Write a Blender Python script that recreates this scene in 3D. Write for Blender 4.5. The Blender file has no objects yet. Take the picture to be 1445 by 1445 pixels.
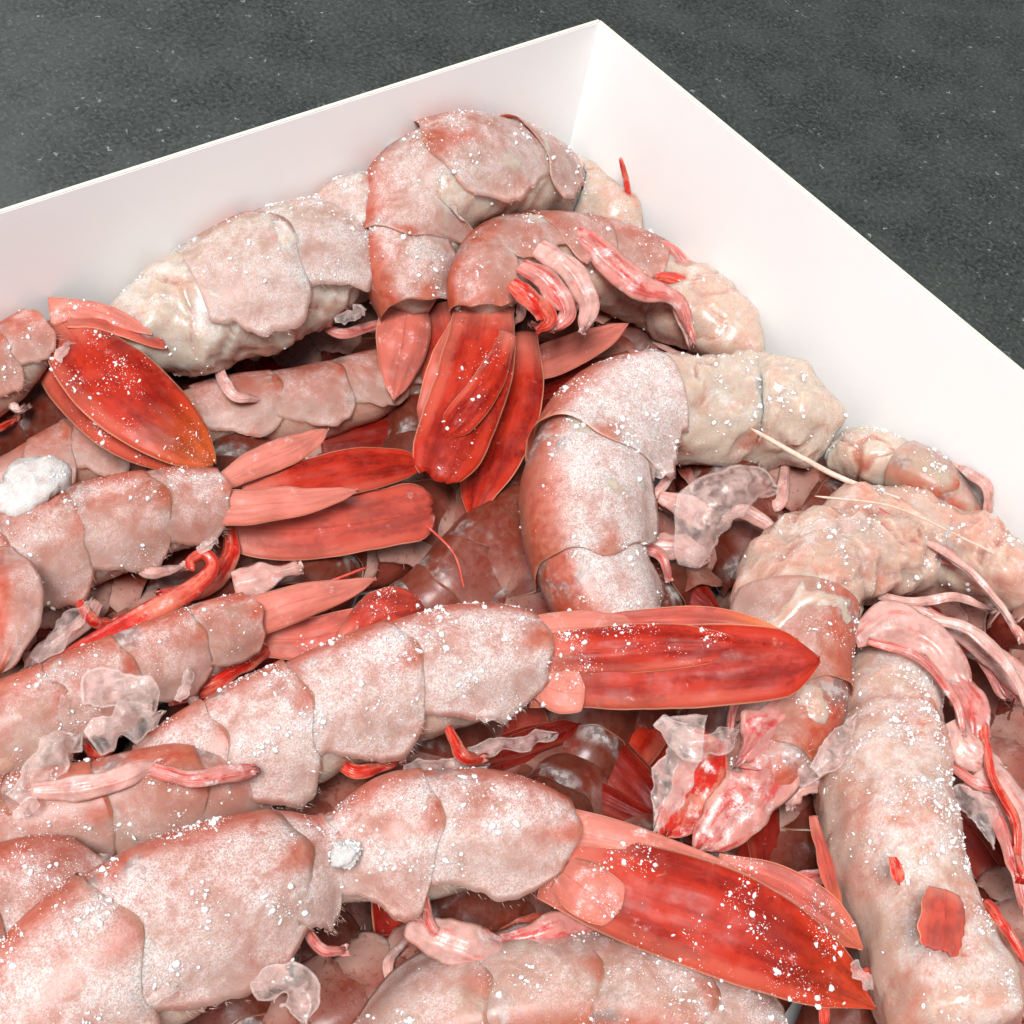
import bpy, math, random
import numpy as np
from mathutils import Matrix, Vector
random.seed(7)
RNG = np.random.default_rng(11)
S = bpy.context.scene
COL = S.collection

# ---------------------------------------------------------------- camera
R = np.array([[-0.77417477, -0.41076779, 0.48158410],
              [0.61287923, -0.67662937, 0.40810750],
              [0.15821653, 0.61109943, 0.77558044]])
CAM = np.array([0.23355983, 0.21063743, 0.26655203])
PX, FPX = 722.5, 1985.05
cam = bpy.data.cameras.new('camera')
cam.sensor_width = 36.0
cam.sensor_fit = 'HORIZONTAL'
cam.angle = 2 * math.atan(PX / FPX)
cam.clip_start, cam.clip_end = 0.005, 50
co = bpy.data.objects.new('camera', cam)
COL.objects.link(co)
M4 = Matrix.Identity(4)
for i in range(3):
    for j in range(3):
        M4[i][j] = R[i][j]
    M4[i][3] = CAM[i]
co.matrix_world = M4
S.camera = co

# ---------------------------------------------------------------- light
w = bpy.data.worlds.new('World')
S.world = w
w.use_nodes = True
w.node_tree.nodes['Background'].inputs[0].default_value = (0.88, 0.955, 1.0, 1)
w.node_tree.nodes['Background'].inputs[1].default_value = 0.27


def area(name, loc, tgt, size, power, col):
    l = bpy.data.lights.new(name, 'AREA')
    l.shape, l.size, l.energy, l.color = 'SQUARE', size, power, col
    o = bpy.data.objects.new(name, l)
    COL.objects.link(o)
    o.location = loc
    o.rotation_euler = (Vector(tgt) - Vector(loc)).to_track_quat('-Z', 'Y').to_euler()
    return o


area('window_light', (0.80, 0.46, 1.62), (0.1, 0.09, 0.03), 0.58, 51.0, (1.0, 0.99, 0.975))
area('rear_sheen_fill', (0.16, -1.45, 0.95), (0.12, 0.05, 0.0), 0.8, 11.0, (0.95, 0.98, 1.0))  # added fill lamp at the back left, puts sheen on the counter
S.view_settings.view_transform = 'Standard'
S.view_settings.look = 'None'
S.view_settings.exposure = 0.05
S.view_settings.gamma = 1.0
S.cycles.use_denoising = True
S.cycles.max_bounces = 6
S.cycles.diffuse_bounces = 3
S.cycles.glossy_bounces = 2
S.cycles.transmission_bounces = 4
S.cycles.transparent_max_bounces = 8
S.cycles.use_adaptive_sampling = True
S.cycles.adaptive_threshold = 0.03
S.cycles.caustics_reflective = False
S.cycles.caustics_refractive = False

# ---------------------------------------------------------------- helpers


def P(px, py, z):
    """the place where the sight line of a photo pixel meets height z (metres)"""
    d = R @ np.array([px - PX, -(py - PX), -FPX])
    return CAM + d * ((z - CAM[2]) / d[2])


def hash3(i):
    i = i.astype(np.int64)
    h = (i[..., 0] * 374761393 + i[..., 1] * 668265263 + i[..., 2] * 2147483647 + 1013904223) & 0xffffffff
    h = ((h ^ (h >> 13)) * 1274126177) & 0xffffffff
    h = ((h ^ (h >> 16)) * 2246822519) & 0xffffffff
    return ((h ^ (h >> 15)) & 0xffffff) / float(0xffffff)


def vnoise(p):
    i = np.floor(p)
    f = p - i
    f = f * f * (3 - 2 * f)
    o = 0
    for dx in (0, 1):
        for dy in (0, 1):
            for dz in (0, 1):
                wgt = (f[..., 0] if dx else 1 - f[..., 0]) * (f[..., 1] if dy else 1 - f[..., 1]) * (f[..., 2] if dz else 1 - f[..., 2])
                o = o + wgt * hash3(i + np.array([dx, dy, dz]))
    return o * 2 - 1


def fbm(p, s, oct=3):
    o, a = 0, 1.0
    for k in range(oct):
        o = o + a * vnoise(p * s + 17.3 * k)
        s *= 2.1
        a *= 0.5
    return o


def nrm(v):
    return v / np.maximum(np.linalg.norm(v, axis=-1, keepdims=True), 1e-12)


def crom(pts, n):
    """Catmull-Rom through rows, n samples evenly spaced in the first 3 columns"""
    pts = np.asarray(pts, float)
    ext = np.vstack([2 * pts[0] - pts[1], pts, 2 * pts[-1] - pts[-2]])
    out = []
    for k in range(len(pts) - 1):
        a, b, c, d = ext[k:k + 4]
        for t in np.linspace(0, 1, 24, endpoint=False):
            out.append(0.5 * (2 * b + (c - a) * t + (2 * a - 5 * b + 4 * c - d) * t * t + (3 * b - a - 3 * c + d) * t ** 3))
    out.append(pts[-1])
    out = np.array(out)
    L = np.concatenate([[0], np.cumsum(np.linalg.norm(np.diff(out[:, :3], axis=0), axis=1))])
    t = np.linspace(0, L[-1], n)
    return np.stack([np.interp(t, L, out[:, k]) for k in range(out.shape[1])], 1)


T_CARD = 0.0010


def world_spine(pts, wall=0.75):
    """rows (px, py, z mm, half width px) -> rows (x, y, z, r metres), kept inside the box walls"""
    out = []
    for px, py, zmm, hw in pts:
        z = zmm / 1000
        for _ in range(80):
            p = P(px, py, z)
            r = hw * np.linalg.norm(p - CAM) / FPX * 1.0
            if min(p[0], p[1]) < T_CARD + wall * r + 0.0005 and z < 0.07:
                z += 0.001
            else:
                break
        out.append((*p, r))
    return np.array(out)


def link(name, me, mat, parent=None, smooth=True, orig=None):
    me.polygons.foreach_set('use_smooth', np.full(len(me.polygons), smooth))
    if mat:
        me.materials.append(mat)
    o = bpy.data.objects.new(name, me)
    COL.objects.link(o)
    if parent is not None:
        o.parent = parent
    return o


def mesh_from(V, F, uv=None, origin=None, name='mesh'):
    V = np.asarray(V, float)
    if origin is not None:
        V = V - origin
    me = bpy.data.meshes.new(name)
    F = np.asarray(F, np.int32)
    k = F.shape[1]
    me.vertices.add(len(V))
    me.vertices.foreach_set('co', V.astype(np.float32).ravel())
    me.loops.add(F.size)
    me.loops.foreach_set('vertex_index', F.ravel())
    me.polygons.add(len(F))
    me.polygons.foreach_set('loop_start', np.arange(0, F.size, k, dtype=np.int32))
    me.update(calc_edges=True)
    if uv is not None:
        ul = me.uv_layers.new(name='UVMap')
        ul.data.foreach_set('uv', np.asarray(uv, np.float32)[F.ravel()].ravel())
    me.validate()
    return me


def gridfaces(nu, nv, wrap=False, off=0, flip=False):
    u = np.arange(nu - 1)[:, None]
    m = nv if wrap else nv - 1
    v = np.arange(m)[None, :]
    v2 = (v + 1) % nv
    q = np.stack([u * nv + v, u * nv + v2, (u + 1) * nv + v2, (u + 1) * nv + v], -1).reshape(-1, 4) + off
    return q[:, ::-1] if flip else q


def gnormals(G):
    return nrm(np.cross(np.gradient(G, axis=0), np.gradient(G, axis=1)))


def slab(G, th, uvu=None, face=None):
    """grid of points -> verts, quads, uv of a sheet with thickness th (number or grid); face = preferred normal"""
    nu, nv, _ = G.shape
    N = gnormals(G)
    sgn = 1.0
    if face is not None and np.sum(N @ face if np.ndim(face) == 1 else N * face) < 0:
        sgn = -1.0
    N = N * sgn
    th = np.broadcast_to(th, (nu, nv))[..., None]
    V = np.concatenate([(G).reshape(-1, 3), (G - N * th).reshape(-1, 3)])
    n = nu * nv
    F = [gridfaces(nu, nv, flip=sgn < 0), gridfaces(nu, nv, off=n, flip=sgn > 0)]
    rim = np.concatenate([np.arange(nv), np.arange(1, nu) * nv + nv - 1, (nu - 1) * nv + np.arange(nv - 2, -1, -1), np.arange(nu - 2, 0, -1) * nv])
    r2 = np.roll(rim, -1)
    q = np.stack([rim, rim + n, r2 + n, r2], 1)
    F.append(q if sgn > 0 else q[:, ::-1])
    u, v = np.meshgrid(np.linspace(0, 1, nu), np.linspace(0, 1, nv), indexing='ij')
    uv = np.stack([u, v], -1).reshape(-1, 2)
    return V, np.vstack(F), np.vstack([uv, uv])


# ---------------------------------------------------------------- materials


class NT:
    def __init__(s, name):
        s.m = bpy.data.materials.new(name)
        s.m.use_nodes = True
        s.t = s.m.node_tree
        s.b = s.t.nodes['Principled BSDF']
        s.out = s.t.nodes['Material Output']

    def put(s, sock, v):
        if hasattr(v, 'links') or isinstance(v, bpy.types.NodeSocket):
            s.t.links.new(v, sock)
        elif isinstance(v, (tuple, list)) and len(v) == 3 and sock.type == 'RGBA':
            sock.default_value = (*v, 1)
        else:
            sock.default_value = v

    def n(s, typ, ins=None, **kw):
        x = s.t.nodes.new('ShaderNode' + typ)
        for k, v in kw.items():
            setattr(x, k, v)
        for k, v in (ins or {}).items():
            s.put(x.inputs[k], v)
        return x

    def math(s, op, a, b=0.0, clamp=False):
        return s.n('Math', {0: a, 1: b}, operation=op, use_clamp=clamp).outputs[0]

    def mix(s, f, a, b, mode='MIX'):
        x = s.n('Mix', data_type='RGBA', blend_type=mode)
        s.put(x.inputs[0], f)
        s.put(x.inputs[6], a)
        s.put(x.inputs[7], b)
        return x.outputs[2]

    def noise(s, vec, scale, detail=3, rough=0.55, dist=0.0):
        return s.n('TexNoise', {'Vector': vec, 'Scale': scale, 'Detail': detail, 'Roughness': rough, 'Distortion': dist}).outputs[0]

    def ramp(s, v, lo, hi, a=0.0, b=1.0):
        return s.n('MapRange', {0: v, 1: lo, 2: hi, 3: a, 4: b}, interpolation_type='SMOOTHSTEP').outputs[0]

    def obj(s):
        return s.n('TexCoord').outputs['Object']

    def uv(s):
        return s.n('SeparateXYZ', {0: s.n('TexCoord').outputs['UV']})

    def set(s, **kw):
        for k, v in kw.items():
            s.put(s.b.inputs[k.replace('_', ' ')], v)

    def bump(s, h, strength, dist, normal=None):
        d = {'Height': h, 'Strength': strength, 'Distance': dist}
        if normal is not None:
            d['Normal'] = normal
        return s.n('Bump', d).outputs[0]


def up_mask(t, lo, hi):
    z = t.n('SeparateXYZ', {0: t.n('NewGeometry').outputs['Normal']}).outputs[2]
    return t.ramp(z, lo, hi)


_shell = {}


def mat_shell(red=0.35, frost=0.5, cream=0.0):
    key = (red, frost, cream)
    if key in _shell:
        return _shell[key]
    t = NT('shell_red%d_frost%d_cream%d' % tuple(int(100 * k) for k in key))
    oc = t.obj()
    uv = t.uv()
    u, v = uv.outputs[0], uv.outputs[1]
    big = t.noise(oc, 85, 2, 0.5, 0.3)
    mid = t.noise(oc, 520, 3, 0.6)
    fine = t.noise(oc, 3300, 2, 0.65)
    pale = t.mix(t.ramp(t.noise(oc, 90, 2), 0.4, 0.65), (0.46, 0.12, 0.075), (0.48, 0.22, 0.16))
    if red > .65:  # high red marks buried shells: pigment darkened to stand in for shade
        pale = t.mix(0.0, (0.22, 0.024, 0.011), pale)
    pale = t.mix(cream, pale, (0.56, 0.44, 0.33))
    rd = t.mix(t.ramp(mid, 0.3, 0.7), tuple(a * (1.0 - 0.75 * max(0, min(1, (red - .65) / .06))) for a in (0.44, 0.055, 0.022)), tuple(a * (1.0 - 0.75 * max(0, min(1, (red - .65) / .06))) for a in (0.52, 0.13, 0.075)))  # reds also darkened on buried shells, as pit shade
    # dorsal ridge (v = .5) and rear rim (u = 1) carry the red pigment
    dors = t.ramp(t.math('ABSOLUTE', t.math('SUBTRACT', v, 0.5)), 0.02, 0.2, 0.85, 0.0)
    side_ = t.math('ABSOLUTE', t.math('SUBTRACT', t.math('ABSOLUTE', t.math('SUBTRACT', v, 0.5)), 0.25))
    lens = t.ramp(t.math('ADD', side_, t.math('MULTIPLY', t.math('SUBTRACT', 1.0, u), 0.35)), 0.11, 0.03)
    rim = t.math('MULTIPLY', t.ramp(u, 0.80, 0.99, 0.0, 0.5), 1.0)
    f = t.math('ADD', t.ramp(big, 0.34, 0.66, -0.22, 0.30), red)
    f = t.math('ADD', f, t.math('MULTIPLY', dors, 0.8))
    f = t.math('ADD', f, t.math('MULTIPLY', rim, t.ramp(mid, 0.35, 0.6)), True)
    f = t.math('ADD', f, t.math('MULTIPLY', lens, 0.7), True)
    av = t.math('ABSOLUTE', t.math('SUBTRACT', v, 0.5))
    pale = t.mix(t.ramp(t.math('ADD', av, t.math('MULTIPLY', t.math('SUBTRACT', big, 0.5), 0.25)), 0.14, 0.36), pale, (0.55, 0.33, 0.275))
    f = t.math('SUBTRACT', f, t.ramp(av, 0.2, 0.4, 0.0, 0.15), True)
    spots = t.ramp(t.noise(oc, 1100, 2), 0.56, 0.72, 0, 0.45)
    f = t.math('ADD', f, t.math('MULTIPLY', spots, red), True)
    base = t.mix(f, pale, rd)
    # grey joint behind the plate in front, frosted dorsal corner
    joint = t.math('MULTIPLY', t.ramp(u, 0.46, 0.24), t.ramp(t.math('ABSOLUTE', t.math('SUBTRACT', v, 0.5)), 0.26, 0.08))
    joint = t.math('MULTIPLY', joint, t.ramp(t.noise(oc, 190, 3), 0.42, 0.6))
    base = t.mix(t.math('MULTIPLY', joint, 0.75), base, t.mix(t.ramp(mid, 0.45, 0.6), (0.20, 0.17, 0.16), (0.50, 0.47, 0.46)))
    # pale worn edge of the plate
    edge = t.ramp(u, 0.975, 0.998)
    base = t.mix(t.math('MULTIPLY', edge, 0.25), base, (0.70, 0.36, 0.24))
    # frost: patchy, granular, thicker on the upward faces
    patch = t.ramp(t.noise(oc, 150, 4, 0.65, 0.3), 0.55 - 0.43 * frost, 0.92 - 0.40 * frost)
    patch = t.math('MULTIPLY', patch, up_mask(t, 0.18, 0.85))
    patch = t.math('MULTIPLY', patch, t.ramp(mid, 0.25, 0.6, 0.7, 1.0))
    patch = t.math('MULTIPLY', patch, t.ramp(t.math('ABSOLUTE', t.math('SUBTRACT', v, 0.5)), 0.03, 0.15, 0.12, 1.0))
    patch = t.math('MULTIPLY', patch, t.math('SUBTRACT', 1.0, t.math('MULTIPLY', lens, 0.8)))
    grain = t.ramp(t.math('ADD', t.math('MULTIPLY', fine, 0.7), t.math('MULTIPLY', t.noise(oc, 1500, 2), 0.3)), 0.36, 0.62, 0.36, 1.0)
    fm = t.math('MULTIPLY', t.math('MULTIPLY', patch, grain), min(1.0, 0.5 + 0.6 * frost))
    glaze = t.math('MULTIPLY', t.math('MULTIPLY', t.ramp(t.math('ABSOLUTE', t.math('SUBTRACT', v, 0.5)), 0.02, 0.22), t.ramp(u, 1.0, 0.72, 0.2, 1.0)), t.math('MULTIPLY', up_mask(t, 0.0, 0.9), 0.5 * frost))
    base = t.mix(t.math('MULTIPLY', glaze, t.ramp(t.noise(oc, 120, 3), 0.3, 0.65, 0.5, 1.0)), base, (0.53, 0.255, 0.20))
    base = t.mix(fm, base, (0.76, 0.665, 0.655))
    h = t.math('ADD', t.math('MULTIPLY', fine, t.math('ADD', t.math('MULTIPLY', patch, 1.3), 0.12)), t.math('MULTIPLY', mid, 0.5))
    nb = t.bump(h, 0.6, 0.0004)
    vent = t.ramp(t.math('ABSOLUTE', t.math('SUBTRACT', v, 0.5)), 0.40, 0.49, 0.0, 0.25)
    alpha = t.math('ADD', t.math('MULTIPLY', fm, 0.55), t.math('ADD', t.math('MULTIPLY', f, 0.42), t.math('ADD', vent, 0.36)), True)
    if red > .65:
        alpha = 1.0
    t.set(Alpha=alpha)
    t.set(Base_Color=base, Roughness=t.math('ADD', t.math('MULTIPLY', fm, 0.25), t.ramp(mid, 0.3, 0.7, 0.36, 0.56)), Normal=nb,
          Subsurface_Weight=0.55, Subsurface_Radius=(1.0, 0.40, 0.27), Subsurface_Scale=0.002, IOR=1.38,
          Coat_Weight=t.ramp(fm, 0.1, 0.5, 0.22, 0.02), Coat_Roughness=0.22)
    _shell[key] = t.m
    return t.m


_flesh = {}


def mat_flesh(pink=0.3, frost=0.4):
    key = (pink, frost)
    if key in _flesh:
        return _flesh[key]
    t = NT('flesh_pink%d_frost%d' % (int(100 * pink), int(100 * frost)))
    oc = t.obj()
    big = t.noise(oc, 110, 4, 0.6, 0.8)
    mid = t.noise(oc, 480, 3, 0.6, 0.4)
    fine = t.noise(oc, 2100, 2, 0.6)
    cream = t.mix(t.ramp(big, 0.4, 0.65), (0.58, 0.455, 0.375), (0.58, 0.51, 0.42))
    base = t.mix(t.math('ADD', t.ramp(t.noise(oc, 110, 3, 0.5, 0.5), 0.36, 0.68, -0.2, 0.4), pink, True), cream, (0.60, 0.27, 0.20))
    cr = t.n('Attribute', attribute_name='crease').outputs['Fac']
    base = t.mix(t.math('MULTIPLY', cr, t.ramp(t.noise(oc, 100, 2), 0.38, 0.6, 0.15, 0.8)), base, (0.56, 0.15, 0.085))
    veins = t.ramp(t.math('ABSOLUTE', t.math('SUBTRACT', t.noise(oc, 140, 3, 0.5, 1.2), 0.5)), 0.0, 0.012, 0.5, 0.0)
    base = t.mix(t.math('MULTIPLY', veins, t.ramp(mid, 0.45, 0.6)), base, (0.5, 0.10, 0.045))
    if pink > 1:  # pink above range: buried flesh, shade of the gaps painted in
        base = t.mix(t.ramp(big, 0.35, 0.65), (0.17, 0.018, 0.010), (0.22, 0.045, 0.028))
    patch = t.math('MULTIPLY', t.ramp(t.noise(oc, 210, 4, 0.65), 0.60 - 0.3 * frost, 0.82 - 0.3 * frost), up_mask(t, 0.1, 0.8))
    fm = t.math('MULTIPLY', t.math('MULTIPLY', patch, t.ramp(fine, 0.36, 0.64, 0.45, 1.0)), 0.7)
    base = t.mix(fm, base, (0.80, 0.75, 0.73))
    h = t.math('ADD', t.math('MULTIPLY', fine, t.math('ADD', t.math('MULTIPLY', patch, 0.8), 0.10)), t.math('MULTIPLY', mid, 0.6))
    t.set(Base_Color=base, Roughness=t.ramp(mid, 0.3, 0.7, 0.2, 0.42), Normal=t.bump(h, 0.5, 0.0005),
          Subsurface_Weight=1.0, Subsurface_Radius=(1.0, 0.6, 0.42), Subsurface_Scale=0.006, IOR=1.36, Transmission_Weight=0.18 if pink <= 1 else 0.0,
          Coat_Weight=0.3, Coat_Roughness=0.12)
    _flesh[key] = t.m
    return t.m


_fan = {}


def mat_fan(pink=0.0, frost=0.3, gold=0.0):
    """tail fan lobe: u runs from root to tip, v across"""
    key = (pink, frost, gold)
    if key in _fan:
        return _fan[key]
    t = NT('tail_pink%d_frost%d_gold%d' % tuple(int(100 * k) for k in key))
    oc = t.obj()
    uv = t.uv()
    u, v = uv.outputs[0], uv.outputs[1]
    mid = t.noise(oc, 420, 3, 0.6)
    fine = t.noise(oc, 2300, 2)
    st = t.n('CombineXYZ', {0: t.math('MULTIPLY', u, 5.0), 1: t.math('MULTIPLY', v, 34.0), 2: t.math('MULTIPLY', mid, 1.5)}).outputs[0]
    streak = t.noise(st, 1.0, 3, 0.6)
    stw = t.n('CombineXYZ', {0: t.math('MULTIPLY', u, 2.2), 1: t.math('MULTIPLY', v, 3.2), 2: t.math('MULTIPLY', mid, 1.0)}).outputs[0]
    wide = t.noise(stw, 1.0, 3, 0.6)
    deep = t.mix(t.ramp(wide, 0.36, 0.64), (0.26, 0.007, 0.003), (0.44, 0.024, 0.008))
    deep = t.mix(t.ramp(streak, 0.54, 0.74, 0, 0.08), deep, (0.70, 0.13, 0.06))
    base = t.mix(t.math('MULTIPLY', t.ramp(t.noise(oc, 230, 3), 0.48, 0.68), 0.16), deep, (0.58, 0.11, 0.07))
    base = t.mix(max(0, pink), base, (0.66, 0.22, 0.17))
    base = t.mix(t.math('MULTIPLY', t.ramp(u, 0.62, 0.98), gold), base, (0.60, 0.19, 0.035))
    if pink < 0:  # negative pink: buried tail, colour darkened as if shaded in the pit
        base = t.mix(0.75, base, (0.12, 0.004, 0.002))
    root = t.ramp(t.math('ADD', u, t.math('MULTIPLY', t.math('SUBTRACT', mid, 0.5), 0.2)), 0.02, 0.30, 0.65 if pink >= 0 else 0.1, 0.0)
    base = t.mix(root, base, (0.60, 0.20, 0.145))
    band = t.math('MULTIPLY', t.ramp(t.math('ADD', v, t.math('MULTIPLY', t.math('SUBTRACT', mid, 0.5), 0.08)), 0.78, 0.88), 0.45 if pink >= 0 else 0.15)
    base = t.mix(t.math('MULTIPLY', band, t.ramp(u, 0.95, 0.6)), base, (0.56, 0.14, 0.09))
    edge = t.ramp(t.math('ABSOLUTE', t.math('SUBTRACT', v, 0.5)), 0.472, 0.496)
    base = t.mix(t.math('MULTIPLY', edge, 0.7 if pink >= 0 else 0.35), base, (0.68, 0.33, 0.22))
    patch = t.ramp(t.noise(oc, 260, 4, 0.65), 0.66 - 0.25 * frost, 0.86 - 0.25 * frost)
    patch = t.math('MULTIPLY', patch, up_mask(t, 0.1, 0.7))
    fm = t.math('MULTIPLY', t.math('MULTIPLY', patch, t.ramp(fine, 0.38, 0.62, 0.2, 1)), 0.75)
    base = t.mix(fm, base, (0.80, 0.62, 0.60))
    ribs = t.math('SINE', t.math('MULTIPLY', t.math('ADD', v, t.math('MULTIPLY', t.math('SUBTRACT', mid, 0.5), 0.03)), 95.0))
    h = t.math('ADD', t.math('ADD', t.math('MULTIPLY', streak, 0.3), t.math('MULTIPLY', ribs, 0.02)), t.math('ADD', t.math('MULTIPLY', fine, 0.10), t.math('MULTIPLY', mid, 0.5)))
    rib = t.math('ABSOLUTE', t.math('SUBTRACT', v, t.math('ADD', 0.52, t.math('MULTIPLY', t.math('SUBTRACT', u, 0.5), 0.1))))
    base = t.mix(t.ramp(rib, 0.022, 0.006, 0.0, 0.3), base, (0.33, 0.012, 0.006))
    t.set(Alpha=t.math('ADD', t.math('ADD', 0.66, t.math('MULTIPLY', fm, 0.3)), t.math('ADD', t.math('MULTIPLY', edge, 0.2), t.ramp(wide, 0.4, 0.6, 0.0, 0.22)), True))
    t.set(Base_Color=base, Roughness=t.ramp(mid, 0.3, 0.7, 0.38, 0.6), Specular_IOR_Level=0.22, Normal=t.bump(h, 0.35, 0.00035),
          Subsurface_Weight=0.3, Subsurface_Radius=(1.0, 0.25, 0.12), Subsurface_Scale=0.0015, IOR=1.4,
          Coat_Weight=0.05, Coat_Roughness=0.25)
    _fan[key] = t.m
    return t.m


def mat_membrane():
    t = NT('thin_membrane')
    oc = t.obj()
    v = t.uv().outputs[1]
    u = t.uv().outputs[0]
    mid = t.noise(oc, 380, 4, 0.6, 0.5)
    base = t.mix(t.ramp(mid, 0.35, 0.65), (0.86, 0.74, 0.70), (0.78, 0.55, 0.50))
    edge = t.ramp(t.math('ABSOLUTE', t.math('SUBTRACT', v, 0.5)), 0.42, 0.49)
    edge = t.math('MAXIMUM', edge, t.ramp(t.math('ABSOLUTE', t.math('SUBTRACT', u, 0.5)), 0.45, 0.495))
    al = t.math('ADD', t.ramp(mid, 0.34, 0.7, 0.06, 0.36), t.math('MULTIPLY', edge, 0.16), True)
    t.set(Base_Color=base, Roughness=0.2, Normal=t.bump(t.noise(oc, 700, 3), 0.6, 0.0006), Coat_Weight=0.5, Coat_Roughness=0.1, Alpha=al)
    return t.m


def mat_ice():
    t = NT('ice_grain')
    t.set(Base_Color=(0.98, 0.96, 0.955), Roughness=0.12, Transmission_Weight=0.25, IOR=1.31,
          Subsurface_Weight=0.0, Subsurface_Scale=0.0006, Subsurface_Radius=(1, .9, .85))
    return t.m


def mat_snow():
    t = NT('packed_frost')
    oc = t.obj()
    n = t.noise(oc, 2200, 3, 0.7)
    m = t.noise(oc, 420, 3)
    t.set(Base_Color=t.mix(t.ramp(m, 0.35, 0.65), (0.80, 0.78, 0.77), (0.72, 0.62, 0.58)), Roughness=0.45,
          Normal=t.bump(t.math('ADD', n, m), 0.8, 0.0005), Subsurface_Weight=0.5, Subsurface_Scale=0.004, Subsurface_Radius=(1, .9, .85), Transmission_Weight=0.25, IOR=1.31)
    return t.m


def mat_limb(name, pale, red, bias=0.5, frost=0.3):
    """flat leg: pale film with red bands along it"""
    t = NT(name)
    oc = t.obj()
    uv = t.uv()
    u, v = uv.outputs[0], uv.outputs[1]
    mid = t.noise(oc, 350, 4, 0.6)
    fine = t.noise(oc, 2300, 2)
    st = t.n('CombineXYZ', {0: t.math('MULTIPLY', u, 2.5), 1: t.math('MULTIPLY', v, 5.0), 2: t.math('MULTIPLY', mid, 1.6)}).outputs[0]
    f = t.ramp(t.noise(st, 1.0, 3, 0.6), 0.66 - 0.34 * bias, 0.86 - 0.34 * bias)
    base = t.mix(f, pale, red)
    edge = t.ramp(t.math('ABSOLUTE', t.math('SUBTRACT', v, 0.5)), 0.40, 0.49)
    base = t.mix(t.math('MULTIPLY', edge, 0.5), base, (0.74, 0.36, 0.28))
    fm = t.math('MULTIPLY', t.ramp(t.noise(oc, 280, 3), 0.62 - 0.2 * frost, 0.82 - 0.2 * frost), t.ramp(fine, 0.38, 0.62, 0.2, 0.9))
    base = t.mix(fm, base, (0.84, 0.72, 0.71))
    t.set(Base_Color=base, Roughness=t.ramp(mid, 0.3, 0.7, 0.2, 0.4), Normal=t.bump(t.math('ADD', mid, t.math('MULTIPLY', fine, 0.3)), 0.5, 0.0004),
          Subsurface_Weight=0.45, Subsurface_Radius=(1, .4, .25), Subsurface_Scale=0.002, Coat_Weight=0.1, Coat_Roughness=0.15,
          Alpha=t.ramp(t.noise(oc, 240, 3), 0.3, 0.6, 0.62, 1.0))
    return t.m


def mat_plain(name, c, rough=0.3, c2=None, scale=500, sss=0.3, bump=0.4):
    t = NT(name)
    oc = t.obj()
    n = t.noise(oc, scale, 4, 0.6)
    t.set(Base_Color=t.mix(t.ramp(n, 0.35, 0.65), c, c2 or tuple(k * 0.75 for k in c)), Roughness=rough,
          Normal=t.bump(t.noise(oc, scale * 3, 2), bump, 0.0003), Subsurface_Weight=sss, Subsurface_Scale=0.0015,
          Subsurface_Radius=(1, .4, .25), Coat_Weight=0.3, Coat_Roughness=0.15)
    return t.m


MEM = mat_membrane()
ICE = mat_ice()
SNOW = mat_snow()
PINKLEG = mat_limb('pink_limb', (0.58, 0.23, 0.20), (0.52, 0.065, 0.055), 0.6, 0.4)
REDLEG = mat_limb('red_limb', (0.64, 0.16, 0.10), (0.52, 0.018, 0.010), 0.85, 0.15)
PALELEG = mat_limb('pale_limb', (0.60, 0.34, 0.30), (0.58, 0.17, 0.14), 0.4, 0.4)
SETA = mat_plain('fringe', (0.74, 0.52, 0.42), 0.35)

# ---------------------------------------------------------------- setting


def mat_counter():
    t = NT('speckled_stone')
    oc = t.obj()
    n1 = t.noise(oc, 700, 4, 0.72)
    n2 = t.noise(oc, 300, 3, 0.6)
    n3 = t.noise(oc, 45, 3)
    base = t.mix(t.ramp(n1, 0.38, 0.68), (0.008, 0.0105, 0.009), (0.058, 0.066, 0.060))
    base = t.mix(t.ramp(n2, 0.40, 0.66, 0, 0.65), base, (0.030, 0.032, 0.030))
    base = t.mix(t.ramp(n3, 0.35, 0.65, 0, 0.25), base, (0.085, 0.092, 0.086))
    n4 = t.noise(t.n('Mapping', {'Vector': oc, 'Scale': (1.0, 0.45, 1.0), 'Rotation': (0, 0, 0.7)}).outputs[0], 900, 2, 0.6)
    base = t.mix(t.ramp(n4, 0.60, 0.72, 0, 0.45), base, (0.15, 0.165, 0.152))
    vo = t.n('TexVoronoi', {'Vector': t.n('VectorMath', {0: oc, 1: t.n('VectorMath', {0: t.n('TexNoise', {'Vector': oc, 'Scale': 700.0}).outputs['Color'], 'Scale': 0.004}, operation='SCALE').outputs[0]}, operation='ADD').outputs[0], 'Scale': 260.0, 'Randomness': 1.0})
    rnd = t.n('SeparateXYZ', {0: vo.outputs['Color']})
    fl = t.math('MULTIPLY', t.ramp(vo.outputs['Distance'], 0.20, 0.10), t.math('GREATER_THAN', rnd.outputs[0], 0.62))
    base = t.mix(t.math('MULTIPLY', fl, t.ramp(rnd.outputs[1], 0.3, 1, 0.05, 0.75)), base, (0.30, 0.33, 0.31))
    t.set(Base_Color=base, Roughness=t.ramp(n1, 0.3, 0.7, 0.36, 0.52), Normal=t.bump(n1, 0.12, 0.0003))
    return t.m


def mat_card():
    t = NT('white_coated_card')
    oc = t.obj()
    n = t.noise(oc, 60, 3)
    t.set(Base_Color=t.mix(t.ramp(n, 0.3, 0.7), (0.88, 0.885, 0.885), (0.87, 0.875, 0.875)), Roughness=0.42,
          Normal=t.bump(t.math('ADD', t.math('MULTIPLY', n, 1.0), t.math('MULTIPLY', t.noise(oc, 900, 2), 0.1)), 0.12, 0.0004))
    return t.m


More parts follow.
